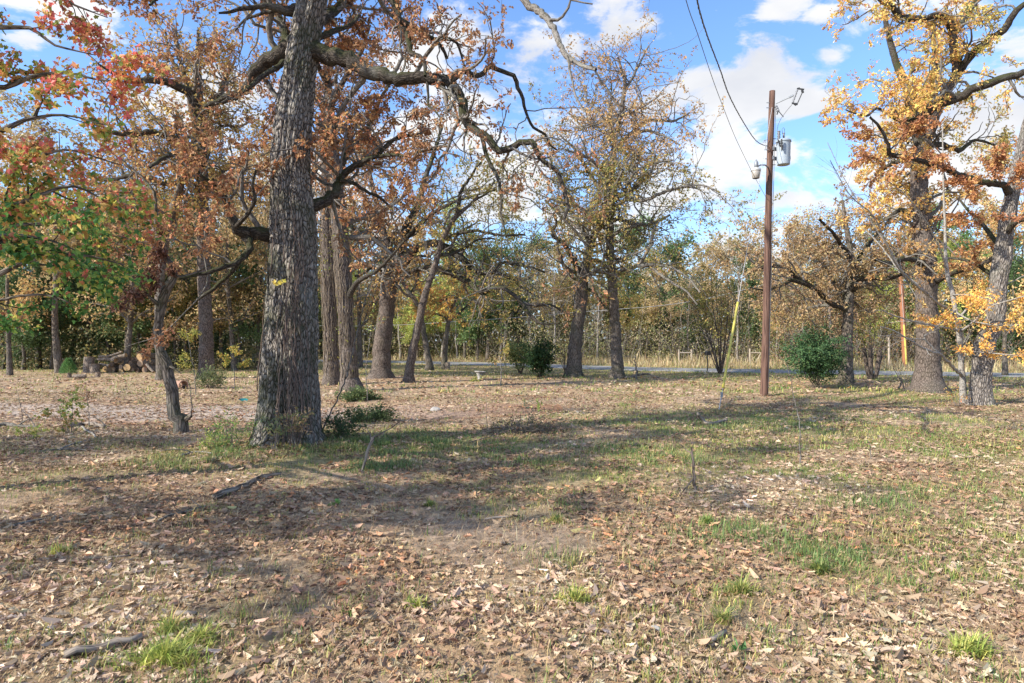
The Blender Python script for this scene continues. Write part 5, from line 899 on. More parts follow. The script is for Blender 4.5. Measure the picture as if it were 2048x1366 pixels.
def stump(label, px, y0, y1, w, Y, lean=0.0, name="stump", w2=None, mat=None):
    a, c = W(px, y1, Y), W(px + lean, y0, Y); a[2] = -.05; r = w / 2 / F * Y
    return log(label, [a, a * .5 + c * .5, c], r, srgb(170, 144, 116), int(px), name, ends=(1,), mat=mat or M_LOGB, cat="stump")
stump("tall thick log section standing on end left of the firewood pile", 176, 714, 745, 19, 33.5, 3); stump("shorter log section standing on end between the tall one and the pile", 190, 728, 746, 19, 33.2)
stump("small cut stump in the leaves in front of the standing log sections", 195.5, 745, 755.5, 9, 29.0); stump("low rotten stump under the cedar seedling", 139, 745, 756, 8, 28.6)
log("short mossy log lying beside the cedar seedling", [G(147, 757.5) + (0, 0, .10), G(158, 757.5) + (0, 0, .10), G(169, 757.5) + (0, .1, .11)], .09, srgb(150, 120, 96), 5, ends=(1,))
stump("cut stump tight against the small dark orange leaved oak near the road", 895, 725, 740, 10, 37.0)
# clay flue pipe
M_CLAY = plain("clay_pipe", (0.34, 0.20, 0.14), .75, var=.25, scale=9)
pc = W(367.5, 771, 21.6); pc[2] = .155; t = thing("clay_pipe", "short brown clay pipe lying on its side in the leaves", "pipe", pc)
ax = Vector((.75, -.66, .03)); mb = MB(); lathe(mb, pc, [(.125, 0), (.155, 0), (.155, -.05), (.14, -.08), (.138, -.5), (.12, -.5), (.12, -.02), (.125, 0)], 28, axis=tuple(ax)); mb.build("pipe", M_CLAY, t, pc, smooth=False)
# bird bath
bb = W(959.5, 759, 27.4); bb[2] = 0; M_CON = plain("old_concrete", (0.36, 0.34, 0.31), .9, var=.3, scale=14); t = thing("bird_bath", "low weathered concrete bird bath in the leaves", "bird bath", bb)
mb = MB(); lathe(mb, bb, [(0, -.03), (.11, -.03), (.12, 0.0), (.085, .05), (.09, .12), (.13, .22), (.15, .26), (0, .262)], 20); mb.build("pedestal", M_CON, t, bb, smooth=True)
mb = MB(); lathe(mb, bb, [(0, .262), (.12, .262), (.22, .30), (.245, .335), (.24, .35), (.215, .345), (.16, .31), (0, .30)], 24, axis=(.06, 0, 1)); mb.build("basin", M_CON, t, bb, smooth=True)
# small objects on the ground
g = G(487, 803); mb = MB(); lathe(mb, g + (0, 0, .02), [(0, 0), (.07, .0), (.11, .03), (.115, .035), (.07, .012), (0, .01)], 20, axis=(.15, -.2, 1)); tag(mb.build("plastic_dish", plain("teal_plastic", (.02, .17, .17), .4, var=.1), base=g), "shallow teal dish lying in the leaves left of the massive oak", "dish")
def rock(px, py, s, label, seed):
    g = G(px, py); rr = np.random.default_rng(seed); u = np.linspace(0, 6.2832, 15)[:-1]; prof = []; V = []
    for k, (rad, z) in enumerate([(1, -.3), (1.05, .1), (.85, .5), (.45, .72)]):
        for a in u: V.append((math.cos(a) * rad * (1 + .15 * math.sin(3 * a + seed)) * s, math.sin(a) * rad * s * .8 * (1 + .1 * math.cos(2 * a)), z * s * (1 + rr.normal(0, .05))))
    V.append((0, 0, .78 * s)); n = 14; f = [[k * n + i, k * n + (i + 1) % n, (k + 1) * n + (i + 1) % n, (k + 1) * n + i] for k in range(3) for i in range(n)]; f3 = [[3 * n + i, 3 * n + (i + 1) % n, 4 * n] for i in range(n)]
    mb = MB(); mb.add(np.array(V) + g + (0, 0, hz1(g[0], g[1])), [np.array(f), np.array(f3)]); tag(mb.build("rock", M_CON, base=g), label, "rock")
rock(871, 822, .12, "grey stone in the dirt track between the massive oak and the brush heap", 3); rock(1310, 1268, .035, "small pale stone in the lower middle foreground", 4)

def branch(label, rows, r0, r1, mat=None, name="fallen_branch", twigs=0, seed=0, lift=0.02, cat="branch", group=None):
    """rows: (px,py[,height]) lying on the ground"""
    A = []; n = len(rows); rr = np.random.default_rng(seed)
    for i, q in enumerate(rows):
        g = G(q[0], q[1]); h = q[2] if len(q) > 2 else 0; r = r0 + (r1 - r0) * i / (n - 1); A.append([g[0], g[1], hz1(g[0], g[1]) + lift + h + r * .5, r])
    a = smooth_path(A, .05, .25, seed); mb = MB(); tube1(mb, a[:, :3], a[:, 3], 10, wob=.15, seed=seed, cap=True); b = a[0, :3].copy()
    if twigs:
        t = thing(name, label, cat, b, group); mb.build("stem", mat or M_TWIG, t, b, smooth=True); k = rr.integers(len(a) // 3, len(a), twigs); d = nrm(rr.normal(size=(twigs, 3)) * np.array([1, 1, .35]) + np.array([0, 0, .12]))
        P, R = grow(a[k, :3], d, rr.uniform(.15, .5, twigs) * min(1, r0 * 60), a[k, 3] * .5 + .001, 5, .18, 0, rr, .3)
        for q in range(twigs): m2 = MB(); tubes(m2, P[q:q + 1], R[q:q + 1], 5); m2.build("twig", mat or M_TWIG, t, b, smooth=True)
        return t
    return tag(mb.build(name, mat or M_TWIG, base=b, smooth=True), label, cat, group)
def gp(py, off=0): return py
branch("thick weathered grey branch lying in front of the massive oak", [(430, 1003), (460, 990), (480, 983), (505, 968), (530, 958), (562, 954)], .035, .022, M_DEAD, twigs=2, seed=1)
branch("grey twiggy stick lying in the leaves below the weathered branch", [(318, 1045), (345, 1034), (380, 1025), (412, 1015)], .014, .007, twigs=5, seed=2)
branch("short pale stick near the left edge of the foreground", [(30, 1060), (60, 1052), (90, 1047), (122, 1044)], .012, .007, seed=3)
branch("rotting brown log beside the bright grass clump in the left foreground", [(130, 1322), (180, 1308), (230, 1298), (285, 1284)], .026, .02, M_DEAD, seed=4)
branch("dark chunk of bark above the bright grass clump", [(350, 1243), (375, 1241), (392, 1243)], .016, .013, M_DEAD, seed=5)
branch("long thin grey stick lying at the left below the leafy weed", [(78, 903), (110, 900), (150, 899), (178, 901)], .013, .008, M_TWIG, twigs=3, seed=6)
branch("forked pale blue grey stick pile end at the left", [(165, 856), (175, 866), (184, 872), (192, 880)], .022, .012, M_PALE, seed=7)
branch("pale grey stick pointing right in the stick pile at the left", [(120, 900), (140, 893), (160, 889), (180, 884)], .016, .01, M_PALE, twigs=3, seed=8)
branch("long low branch lying at the far left edge of the yard", [(-20, 856), (10, 853), (40, 855), (75, 856)], .05, .02, M_TWIG, twigs=4, seed=9)
branch("brown broken log behind the leafy weed at the left", [(138, 856), (160, 852), (180, 851), (210, 856)], .05, .04, M_DEAD, twigs=2, seed=10)
branch("pale stick in the grass to the right of the twisted tree's foot", [(360, 920), (385, 914), (405, 913), (425, 916)], .018, .01, M_PALE, twigs=2, seed=11)
branch("dark curved piece of branch arching up from the leaves in front of the utility pole", [(1452, 843), (1438, 847), (1421, 849), (1408, 848, .02), (1400, 848, .12), (1396, 850, .20)], .045, .03, M_DEAD, seed=12)
branch("upright weathered grey stick leaning out of the grass right of the massive oak", [(723, 950), (728, 950, .10), (735, 950, .25), (742, 950, .36), (747, 950, .42)], .017, .02, M_DEAD, twigs=3, seed=13)
branch("dead upright brown stick standing in the leaves right of centre", [(1391, 987, -.05), (1389, 987, .12), (1386, 987, .3), (1383, 987, .45)], .018, .010, M_BARK_RED, twigs=2, seed=14)
branch("long pale cane slanting across the front of the brush heap", [(940, 885), (1000, 873, .05), (1060, 862, .15), (1090, 855, .22)], .008, .005, M_VINE, seed=15)
branch("thin stick on the bare earth near the middle right", [(970, 1040), (1000, 1036), (1040, 1034)], .012, .008, M_DEAD, seed=16)
branch("broken stick in the leaves at the bottom middle right", [(1410, 1300), (1430, 1288), (1450, 1276)], .016, .014, M_DEAD, seed=17)
branch("thin twig lying near the bottom left clump", [(590, 1250), (640, 1252), (700, 1262)], .005, .004, M_VINE, seed=18)
branch("dark twig in the leaves at the lower left of centre", [(180, 1125), (230, 1123), (262, 1120)], .009, .006, M_DEAD, seed=19)
branch("low heap of fallen branches on the grass near the small bare tree", [(1252, 757), (1275, 755, .05), (1295, 755, .12), (1318, 757)], .06, .03, M_DEAD, twigs=9, seed=20)
branch("grey gnarled root piece standing in the grass left of the dark oak's foot", [(1797, 777), (1800, 777, .1), (1803, 777, .25), (1801, 777, .36)], .035, .02, M_GREYB, seed=21)

# ------------------------------------------------------------------ shrubs, saplings, weeds
def bush(label, base, H, R, stems, nleaf, lsize, pal, seed, name="shrub", cat="shrub", stemr=.012, tpl=LEAF_OVAL, mat=None, spread=.5, lmin=.2, leafname="foliage", round_=0.0, crook=.12, lv2=5.0, hang=0.1, clump=0.0, oneper=False, extra=None):
    rr = np.random.default_rng(seed); base = np.asarray(base, float); base[2] = 0; z0 = hz1(base[0], base[1]); t = thing(name, label, cat, (base[0], base[1], z0)); b = np.array([base[0], base[1], z0])
    az = rr.random(stems) * 6.283; til = rr.random(stems) ** .7 * spread; d = np.stack([np.cos(az) * np.sin(til), np.sin(az) * np.sin(til), np.cos(til)], 1)
    p = b + np.stack([np.cos(az), np.sin(az), 0 * az], 1) * (.06 * R) + (0, 0, -.03); P, Rr = grow(p, d, H * rr.uniform(.65, 1.0, stems), stemr * rr.uniform(.7, 1.2, stems), 12, crook * .5, .01, rr, .3)
    lowlying = spread >= 1.2 and extra is None
    if lowlying: P[..., 2] = b[2] + (P[..., 2] - b[2]) * .7
    for k in range(stems if stems <= 14 else 0): mb = MB(); tubes(mb, P[k:k + 1], Rr[k:k + 1], 6, seed=k); mb.build("stem", mat or M_TWIG, t, b, smooth=True)
    if stems > 14: mb = MB(); tubes(mb, P, Rr, 5); mb.build("stems", mat or M_TWIG, t, b, smooth=True)
    if extra == 'stems': return t, b, P, Rr
    q, T, r, tau = sample([(P, Rr)], lv2, lmin, 1e9, 1, rr); dd = perp_dirs(T, np.radians(rr.normal(50, 12, len(q))), rr, (0, 0, .2)); P2, R2 = grow(q, dd, R * rr.uniform(.25, .75, len(q)), np.full(len(q), stemr * .35), 6, crook, .02, rr, .4)
    if lowlying: P2[..., 2] = b[2] + .02 + np.abs(P2[..., 2] - b[2]) * .5
    if len(q): mb = MB(); tubes(mb, P2, R2, 4); mb.build("twigs", mat or M_TWIG, t, b, smooth=True)
    if len(q) < 3: P2, R2 = P, Rr
    if nleaf:
        q, T, r, tau = sample([(P2, R2)], nleaf / max(1e-6, np.linalg.norm(np.diff(P2, axis=1), axis=2).sum()), 0.2, 1e9, 1, rr); n = len(q); q = q + rr.normal(0, .05 * R + .01, (n, 3)); q[:, 2] = np.maximum(q[:, 2], b[2] + .02)
        if clump: k = fbm(q, 4.0 / max(R, .3), 2) > clump; q, T = q[k], T[k]; n = len(q)
        mb = MB(); scatter(mb, tpl, q, nrm(T + rr.normal(0, .6, (n, 3)) + (0, 0, -hang)), rr.normal(0, .5, (n, 3)) + (0, 0, .7), lsize * rr.uniform(.7, 1.2, n), palette(pal, n, rr, q, .15, 2)); mb.build(leafname, M_LEAF, t, b)
    return t
def solid_bush(label, px, py, Y, wpx, ypx_top, n, lsize, pal, seed, low=0.12, name="shrub", power=.45, sq=1.0):
    """rounded evergreen: stems inside, leaves through an uneven round volume"""
    rr = np.random.default_rng(seed); b = W(px, py, Y); b[2] = 0; H = EYE - (ypx_top - CY) / F * Y; R = wpx / 2 / F * Y; t = thing(name, label, "shrub", b)
    k = 12; az = rr.random(k) * 6.283; d = nrm(np.stack([np.cos(az) * .4, np.sin(az) * .4, np.ones(k)], 1)); P, Rr = grow(b + rr.normal(0, .05, (k, 3)) * (1, 1, 0), d, H * rr.uniform(.6, .9, k), np.full(k, .02), 10, .1, 0, rr, .3)
    for q in range(k): mb = MB(); tubes(mb, P[q:q + 1], Rr[q:q + 1], 5); mb.build("stem", M_BARK, t, b, smooth=True)
    v = nrm(rr.normal(size=(n * 2, 3))); rad = rr.random((n * 2, 1)) ** power; p = v * rad; lump = np.clip(0.92 + 2.4 * (fbm(v + seed, 2.6, 4, .65)[:, None] - .5), .45, 1.45); p = p * lump
    zz = (p[:, 2] + 1) / 2; taper = 0.80 + 0.32 * np.sin(np.clip(zz, 0, 1) * 2.6); q = np.stack([p[:, 0] * R * taper * 1.05, p[:, 1] * R * taper * sq, low * H + zz * (H * (1 - low))], 1) + b
    keep = fbm(q, 3.5, 2) > .44; q = q[keep][:n]; m_ = len(q); o = nrm(q - (b + np.array([0, 0, H * .5])))
    q[:, 2] = np.maximum(q[:, 2], .03); mb = MB(); scatter(mb, LEAF_OVAL, q, nrm(rr.normal(size=(m_, 3)) + (0, 0, -.3)), o + rr.normal(0, .45, (m_, 3)) + (0, 0, .5), lsize * rr.uniform(.75, 1.25, m_), palette(pal, m_, rr, q, .15, 2.5)); mb.build("foliage", M_LEAF, t, b); return t
HOLLY = [(30, (56, 92, 52)), (26, (76, 112, 62)), (12, (104, 136, 76)), (16, (42, 72, 42)), (4, (140, 150, 80))]
solid_bush("large round dark green shrub right of the utility pole", 1634, 779, 22.5, 108, 655, 9500, .085, HOLLY, 700)
solid_bush("dark green upright shrub left of the central oak pair", 1080, 755, 29.0, 62, 672, 4200, .105, DEEPGREEN, 701, low=.08)
solid_bush("lighter green loose shrub just left of the dark upright shrub", 1041, 749, 32.0, 62, 680, 2300, .115, [(3, (122, 140, 72)), (3, (150, 156, 80)), (2, (98, 120, 62)), (1, (190, 160, 70))], 702, low=.2)
# cedar seedling
def seedling(label, px, py, Y, w, top, seed, col=((110, 150, 84), (84, 128, 70), (130, 166, 96))):
    rr = np.random.default_rng(seed); b = W(px, py, Y); H = EYE - (top - CY) / F * Y - b[2]; R = w / 2 / F * Y; t = thing("cedar_seedling", label, "seedling", b); mb = MB(); tube1(mb, [b, b + (0, 0, H * .9)], [.012, .004], 5); mb.build("stem", M_BARK, t, b)
    n = 2600; z = rr.random(n) ** .9; r = R * (1 - z ** 1.6 * .9) * rr.random(n) ** .5; a = rr.random(n) * 6.283; p = b + np.stack([np.cos(a) * r, np.sin(a) * r, z * H], 1); d = np.stack([np.cos(a), np.sin(a), np.full(n, .9)], 1) + rr.normal(0, .3, (n, 3))
    mb = MB(); scatter(mb, LEAF_FAR, p, d, rr.normal(size=(n, 3)), rr.uniform(.05, .11, n), palette([(1, c) for c in col], n, rr), squash=.35); mb.build("foliage", M_GRASS, t, b)
seedling("bright feathery green cedar seedling on a stump near the firewood pile", 137, 747, 28.6, 30, 718, 5)
# crape myrtles
def crape(label, px, py, Y, hpx, stems, spread, seed, r0, leafn, pal, chopped=False):
    t, b, P, R = bush(label, W(px, py, Y), hpx / F * Y, 1.2, stems, 0, 0, None, seed, name="crape_myrtle", cat="tree", stemr=r0, spread=spread, crook=.05, extra='stems', mat=M_BARK_RED); rr = np.random.default_rng(seed)
    if chopped:
        for k in range(5):
            a = k * 1.3; c = b + np.array([math.cos(a) * .12, math.sin(a) * .12, 0]); top = c + np.array([math.cos(a) * .22, math.sin(a) * .22, rr.uniform(.9, 1.35)]); mb = MB(); tube1(mb, smooth_path([[*c, .10], [*(c * .6 + top * .4), .08], [*top, .085]], .08)[:, :3], .085, 10, wob=.15, seed=k); mb.build("trunk", M_BARK_RED, t, b, smooth=True)
    crown_from([(P, R)], b, t, seed, [(2.2, .5, 1.4, .5, .006, 40, .12, .3, 6, 3, .4, 9), (2.6, .3, .8, .5, .004, 42, .12, .1, 4, 3, .1, 9)], leafn, .13, pal or GOLD, tpl=LEAF_FAR, clump=.4)
crape("fan shaped crape myrtle of many thin stems behind the yellow guy guard", 1441, 748, 32.5, 215, 13, .42, 720, .035, 2300, OLIVE)
crape("chopped crape myrtle with thick knobbly trunks and thin sprouts right of the brown oak", 1745, 759, 27.8, 175, 11, .32, 721, .022, 300, GOLD, True)
crape("thin multi stemmed bush with few leaves just left of the central oak pair", 1133, 745, 33.5, 75, 7, .35, 722, .018, 150, OLIVE)
def sapling(label, rows, Y, r0, side, nleaf, lsize, pal, seed, name="sapling", dens=3.0, L=(.15, .5), mat=None, tpl=LEAF_OVAL):
    rr = np.random.default_rng(seed); a = trace([(px, py, 1) for px, py in rows], Y, 0, 0, .06, 0, seed); a[:, 3] = np.linspace(r0, r0 * .25, len(a)); b = a[0, :3].copy(); b[2] = hz1(b[0], b[1]); a[0, 2] = b[2] - .03
    a[1:-1, :2] += rr.normal(0, r0 * .5, (len(a) - 2, 2)); t = thing(name, label, "sapling", b); mb = MB(); tube1(mb, a[:, :3], a[:, 3], 6); mb.build("stem", mat or M_TWIG, t, b, smooth=True)
    crown_from([poly(a)], b, t, seed, [(dens, L[0], L[1], .5, r0 * .22, 48, .14, .3, 6, 3, .25, 9), (3.0, L[0] * .5, L[1] * .5, .5, r0 * .15, 45, .14, .1, 4, 3, .1, 9)][:2 if nleaf > 60 or dens > 3 else 1], nleaf, lsize, pal or GOLD, tpl=tpl, twigmat=mat or M_TWIG, branchname="twigs"); return t
sapling("slim young tree with thin yellow leaves between the bird bath and the green shrubs", [(1001, 772), (1002, 740), (1001, 700), (1003, 665), (1002, 630)], 23.4, .025, 0, 420, .09, OLIVE, 730, L=(.4, .9))
sapling("tiny bare tree with spreading twigs in the grass right of the central oak pair", [(1273, 760), (1273, 745), (1272, 730), (1270, 712)], 27.6, .05, 0, 0, .1, None, 731, dens=5, L=(.5, 1.1))
sapling("tall bare thin sapling standing in front of the round dark green shrub", [(1599, 938), (1601, 900), (1600, 849), (1590, 801), (1582, 765), (1574, 730)], 8.2, .010, 0, 0, .05, None, 732, dens=2.2, L=(.12, .4))
sapling("short bare twig of a sapling in the right field", [(1743, 924), (1741, 900), (1737, 882), (1733, 862)], 8.7, .007, 0, 0, .05, None, 733, dens=2, L=(.08, .2))
sapling("thin bare stalk standing in the leaves left of the brush heap", [(974, 858), (973, 820), (972, 790), (971, 760)], 12.0, .006, 0, 0, .05, None, 734, dens=1, L=(.08, .2))
sapling("thin arching bare stalk left of the dead upright stick", [(1352, 905), (1345, 880), (1335, 850), (1320, 815)], 9.4, .005, 0, 0, .05, None, 735, dens=1.5, L=(.08, .2), mat=M_VINE)
sapling("dark bare stalk with shrivelled leaves behind the leafy weed at the left", [(178, 862), (177, 830), (175, 805), (172, 775)], 12.2, .01, 0, 36, .06, BROWN, 736, dens=3, L=(.1, .35))
sapling("thin bare twiggy sapling near the left edge", [(45, 855), (44, 830), (38, 800), (32, 775)], 12.2, .008, 0, 0, .05, None, 737, dens=3.5, L=(.1, .3))
sapling("thin branching sapling beside the vine wrapped trunk on its right", [(735, 790), (732, 740), (738, 690), (744, 640)], 17.5, .014, 0, 60, .07, YGREEN, 738, dens=3.2, L=(.3, .8))
sapling("slanting bare sapling leaning up from the right foot of the massive oak", [(640, 870), (690, 760), (720, 640), (760, 500), (800, 400)], 10.6, .014, 0, 26, .06, YORANGE, 739, dens=1.6, L=(.2, .7))
sapling("yellow leaved spindly sapling in front of the straight oak trunk", [(392, 790), (388, 740), (380, 700), (372, 660)], 19.5, .014, 0, 420, .075, [(3, (196, 176, 56)), (2, (150, 150, 56)), (2, (222, 180, 60))], 740, dens=3.5, L=(.3, .9))
sapling("yellow leaved sapling between the straight oak and the massive oak", [(470, 770), (466, 720), (462, 680)], 23, .016, 0, 420, .09, [(3, (196, 176, 56)), (2, (150, 150, 56)), (2, (222, 180, 60))], 741, dens=3.5, L=(.3, .9))
# weeds
WEED = [(3, (110, 136, 56)), (3, (150, 152, 60)), (2, (186, 140, 66)), (1, (84, 112, 50))]
bush("leafy green and yellow weed growing by the gravel at the left", G(140, 868), .62, .42, 12, 420, .060, WEED, 750, "weed", "weed", .005, LEAF_MAPLE, spread=.7, lv2=6)
bush("lower yellow green weed at the far left by the fallen sticks", G(62, 882), .25, .25, 8, 160, .05, YGREEN, 751, "weed", "weed", .003, LEAF_MAPLE, spread=.8, lv2=9)
bush("green leafy weed against the left foot of the massive oak", G(468, 902), .42, .42, 14, 750, .042, [(3, (84, 126, 56)), (3, (112, 146, 60)), (1, (190, 180, 60))], 752, "weed", "weed", .004, LEAF_OVAL, spread=.9, lv2=12)
bush("small yellow green weed between the twisted tree and the massive oak", G(425, 905), .22, .28, 10, 260, .04, YGREEN, 753, "weed", "weed", .003, LEAF_OVAL, spread=.9, lv2=12)
bush("tuft of tan dried fern like leaves at the front of the massive oak's foot", W(590, 905, 9.25), .62, .34, 12, 420, .05, [(3, (196, 160, 116)), (2, (160, 130, 84)), (2, (128, 136, 74))], 754, "dry_weed", "weed", .004, LEAF_MID, spread=.45, lv2=9, lmin=.4)
bush("pale green feathery weed at the front left of the massive oak's foot", W(548, 905, 9.15), .55, .26, 10, 300, .04, [(3, (120, 136, 84)), (2, (150, 150, 90))], 755, "weed", "weed", .003, LEAF_OVAL, spread=.4, lv2=9, lmin=.4)
bush("dark green brushy undergrowth against the right foot of the massive oak", G(680, 886) + (0, .1, 0), .28, .45, 36, 1500, .045, [(3, (84, 106, 56)), (3, (66, 88, 50)), (1, (150, 140, 70))], 756, "undergrowth_shrub", "shrub", .005, LEAF_OVAL, spread=1.0, lv2=10)
bush("wide spread of dark green low branches in front of the vine wrapped trunks", G(740, 842), .14, .9, 44, 2600, .06, [(3, (78, 98, 54)), (3, (98, 116, 62)), (1, (150, 140, 70))], 757, "undergrowth_shrub", "shrub", .006, LEAF_OVAL, spread=1.35, lv2=9)
bush("low green bramble round the foot of the vine wrapped trunks", G(716, 800), .26, .8, 40, 2600, .075, [(3, (84, 104, 58)), (3, (108, 122, 66)), (1, (150, 140, 70))], 758, "undergrowth_shrub", "shrub", .006, LEAF_OVAL, spread=1.2, lv2=7)
bush("low green bramble at the foot of the straight oak behind the clay pipe", G(420, 776), .5, .8, 36, 1800, .08, [(3, (94, 110, 66)), (3, (120, 126, 76)), (1, (160, 140, 80))], 759, "undergrowth_shrub", "shrub", .006, LEAF_OVAL, spread=1.1, lv2=7)
bush("heap of dark twiggy brush with a few green leaves in the middle of the yard", G(1040, 862), .5, .9, 60, 900, .045, [(3, (84, 104, 62)), (2, (130, 110, 76)), (2, (110, 80, 60))], 760, "brush_heap", "brush", .007, LEAF_OVAL, spread=1.25, lv2=9, crook=.25)
bush("paler tangle of dry canes at the right end of the brush heap", G(1108, 860), .4, .6, 50, 260, .04, DRY, 761, "brush_heap", "brush", .004, LEAF_OVAL, spread=1.3, lv2=7, crook=.3, mat=M_VINE)
bush("thin upright stalks with small dark leaves rising from the brush heap", G(1062, 850), .75, .2, 8, 90, .045, [(3, (70, 96, 70)), (2, (96, 120, 80))], 762, "weed", "weed", .004, LEAF_OVAL, spread=.3, lv2=3)
bush("single small green leafy shoot behind the right end of the brush heap", G(1078, 830), .35, .1, 3, 30, .06, [(1, (140, 160, 60))], 763, "weed", "weed", .003, LEAF_MAPLE, spread=.2, lv2=4, lmin=.6)
bush("little plant with yellow leaves in front of the grey leaning stick", G(745, 985), .28, .14, 6, 60, .03, [(2, (214, 176, 60)), (2, (160, 160, 60))], 764, "weed", "weed", .0025, LEAF_OVAL, spread=.5, lv2=10)
bush("low mound of dead twigs at the foot of the dead upright stick", G(1420, 985), .16, .22, 18, 60, .03, [(2, (96, 110, 60)), (2, (120, 96, 70))], 765, "brush_heap", "brush", .003, LEAF_OVAL, spread=1.3, lv2=10, crook=.3)
bush("green weeds round the pedestal of the bird bath", G(955, 762), .25, .5, 14, 260, .07, YGREEN, 766, "weed", "weed", .004, LEAF_OVAL, spread=1.2, lv2=8)
bush("tiny broad leaved green plant in the left foreground", G(672, 1012), .08, .10, 5, 16, .06, [(1, (110, 160, 70))], 767, "weed", "weed", .002, LEAF_MAPLE, spread=1.1, lv2=6)
bush("small dark broad leaved plant at the lower right", G(1470, 1310), .07, .06, 5, 12, .05, [(1, (80, 130, 60))], 768, "weed", "weed", .002, LEAF_OVAL, spread=1.0, lv2=8)
bush("thin drooping shrub at the left foot of the dark trunked oak", G(1812, 778), 1.2, .6, 7, 0, .05, OLIVE, 769, "shrub", "shrub", .012, spread=.6, lv2=2)
bush("low weeds at the foot of the slender pale sapling", G(1915, 812), .5, .35, 9, 120, .05, YORANGE, 770, "weed", "weed", .004, LEAF_OVAL, spread=.6, lv2=5)
bush("rounded dry grassy bush at the right edge of the yard", G(2040, 862), .35, .5, 22, 200, .05, [(2, (176, 150, 100)), (2, (120, 120, 66))], 771, "shrub", "shrub", .004, LEAF_OVAL, spread=1.2, lv2=8)
# ------------------------------------------------------------------ woods behind
def arche(name, H, seed, pal, nleaf, lsize, kind='broad', trunkr=.14, barkmat=None, clump=.42, tpl=LEAF_FAR):
    rr = np.random.default_rng(seed); t = thing(name, "", "tree", (0, 0, 0)); b = np.zeros(3)
    sp = [[0, 0, -.1, trunkr * 1.3]]; x = y = 0.0
    for k in range(1, 9): x += rr.normal(0, .03 * H / 8 * 2); y += rr.normal(0, .06 * H / 8); sp.append([x, y, H * k / 8 * .96, trunkr * (1 - k / 8.6)])
    a = smooth_path(sp, .3); mb = MB(); tube1(mb, a[:, :3], a[:, 3], 8, wob=.08, seed=seed); mb.build("trunk", barkmat or M_BARK, t, b, smooth=True)
    if kind == 'cedar': lv = [(4.5, H * .13, H * .26, .35, .01, 75, .10, -.2, 6, 3, .12, 9), (3.2, .3, .9, .5, .006, 50, .15, -.1, 4, 3, .1, 9)]
    elif kind == 'pine': lv = [(3.0, H * .10, H * .2, .35, .015, 70, .10, .2, 6, 3, .35, 9), (3.0, .3, .9, .5, .008, 50, .15, .1, 4, 3, .1, 9)]
    elif kind == 'bare': lv = [(2.2, H * .18, H * .4, .5, .018, 42, .14, .4, 8, 4, .2, 9), (2.0, .8, 2.2, .5, .010, 40, .15, .2, 6, 3, .1, 9), (1.6, .5, 1.2, .5, .006, 40, .15, .1, 4, 3, .1, 9)]
    else: lv = [(2.0, H * .18, H * .38, .5, .02, 52, .18, .4, 8, 4, .15, 9), (2.2, .8, 2.0, .5, .01, 48, .2, .1, 5, 3, .1, 9)]
    crown_from([poly(a)], b, t, seed + 1, lv, nleaf, lsize, pal, tpl=tpl, clump=clump, twigmat=barkmat or M_TWIG, spread=.25 if kind != 'bare' else .1)
    return t
M_GREYT = bark_mat("far_grey_bark", (0.30, 0.27, 0.24), (0.16, 0.14, 0.12), moss=.1, scale=10, stretch=.2, dist=.01, voro=False)
CED = [(30, (80, 100, 60)), (26, (98, 118, 70)), (18, (62, 82, 52)), (10, (126, 134, 78))]
DGR = [(30, (84, 110, 60)), (26, (108, 132, 74)), (14, (64, 90, 50)), (10, (140, 150, 84))]
TAN = [(30, (186, 156, 112)), (26, (162, 132, 94)), (14, (198, 160, 104)), (10, (144, 116, 84))]
PINE = [(30, (116, 146, 64)), (26, (90, 124, 56)), (14, (140, 164, 76)), (10, (72, 100, 50))]
ARC = {'cedar': [arche("cedar_tree", 9, 801, CED, 9000, .16, 'cedar', .12, clump=.34), arche("cedar_tree", 10, 802, CED, 9000, .17, 'cedar', .15, clump=.36)],
       'green': [arche("evergreen_tree", 10, 803, DGR, 8500, .19, 'broad', .16, clump=.36)], 'yg': [arche("yellow_green_tree", 10, 804, YGREEN, 7500, .17, 'broad', .14, M_GREYT)],
       'orange': [arche("orange_leaved_tree", 11, 805, [(3, (204, 160, 92)), (3, (212, 174, 108)), (2, (186, 132, 80)), (2, (176, 160, 90))], 6500, .16, 'broad', .12), arche("orange_leaved_tree", 12, 815, [(3, (196, 152, 104)), (3, (210, 172, 112)), (2, (176, 130, 92))], 5500, .15, 'broad', .12)],
       'tan': [arche("brown_leaved_tree", 10, 806, TAN, 6500, .16, 'broad', .13), arche("brown_leaved_tree", 8, 816, TAN, 4500, .14, 'bare', .10)], 'olive': [arche("olive_leaved_tree", 11, 807, OLIVE, 7500, .16, 'broad', .15)],
       'bare': [arche("bare_tree", 11, 808, TAN, 500, .12, 'bare', .13, M_GREYT), arche("bare_tree", 9, 809, TAN, 300, .12, 'bare', .10, M_GREYT)], 'pine': [arche("pine_tree", 13, 810, PINE, 8000, .18, 'pine', .17, clump=.38)]}
protoused = set()
PLACE = [(-1e9, "at the far left edge"), (60, "left of the firewood pile"), (165, "behind the firewood pile"), (310, "behind the twisted small tree"), (385, "beside the straight oak"), (440, "left of the massive oak trunk"), (530, "hidden behind the massive oak trunk"), (640, "behind the vine wrapped trunks"), (735, "behind the arching oak"), (800, "behind the slim leaning oak"), (870, "behind the cut stump by the road"), (930, "behind the bird bath"), (1010, "behind the two green shrubs"), (1115, "behind the central oak pair"), (1250, "left of the fence brace"), (1345, "behind the fence brace"), (1400, "behind the fan shaped crape myrtle"), (1480, "behind the utility pole"), (1550, "behind the round dark green shrub"), (1690, "behind the chopped crape myrtle"), (1790, "behind the dark trunked oak"), (1885, "behind the curving grey oak"), (2000, "at the far right edge")]
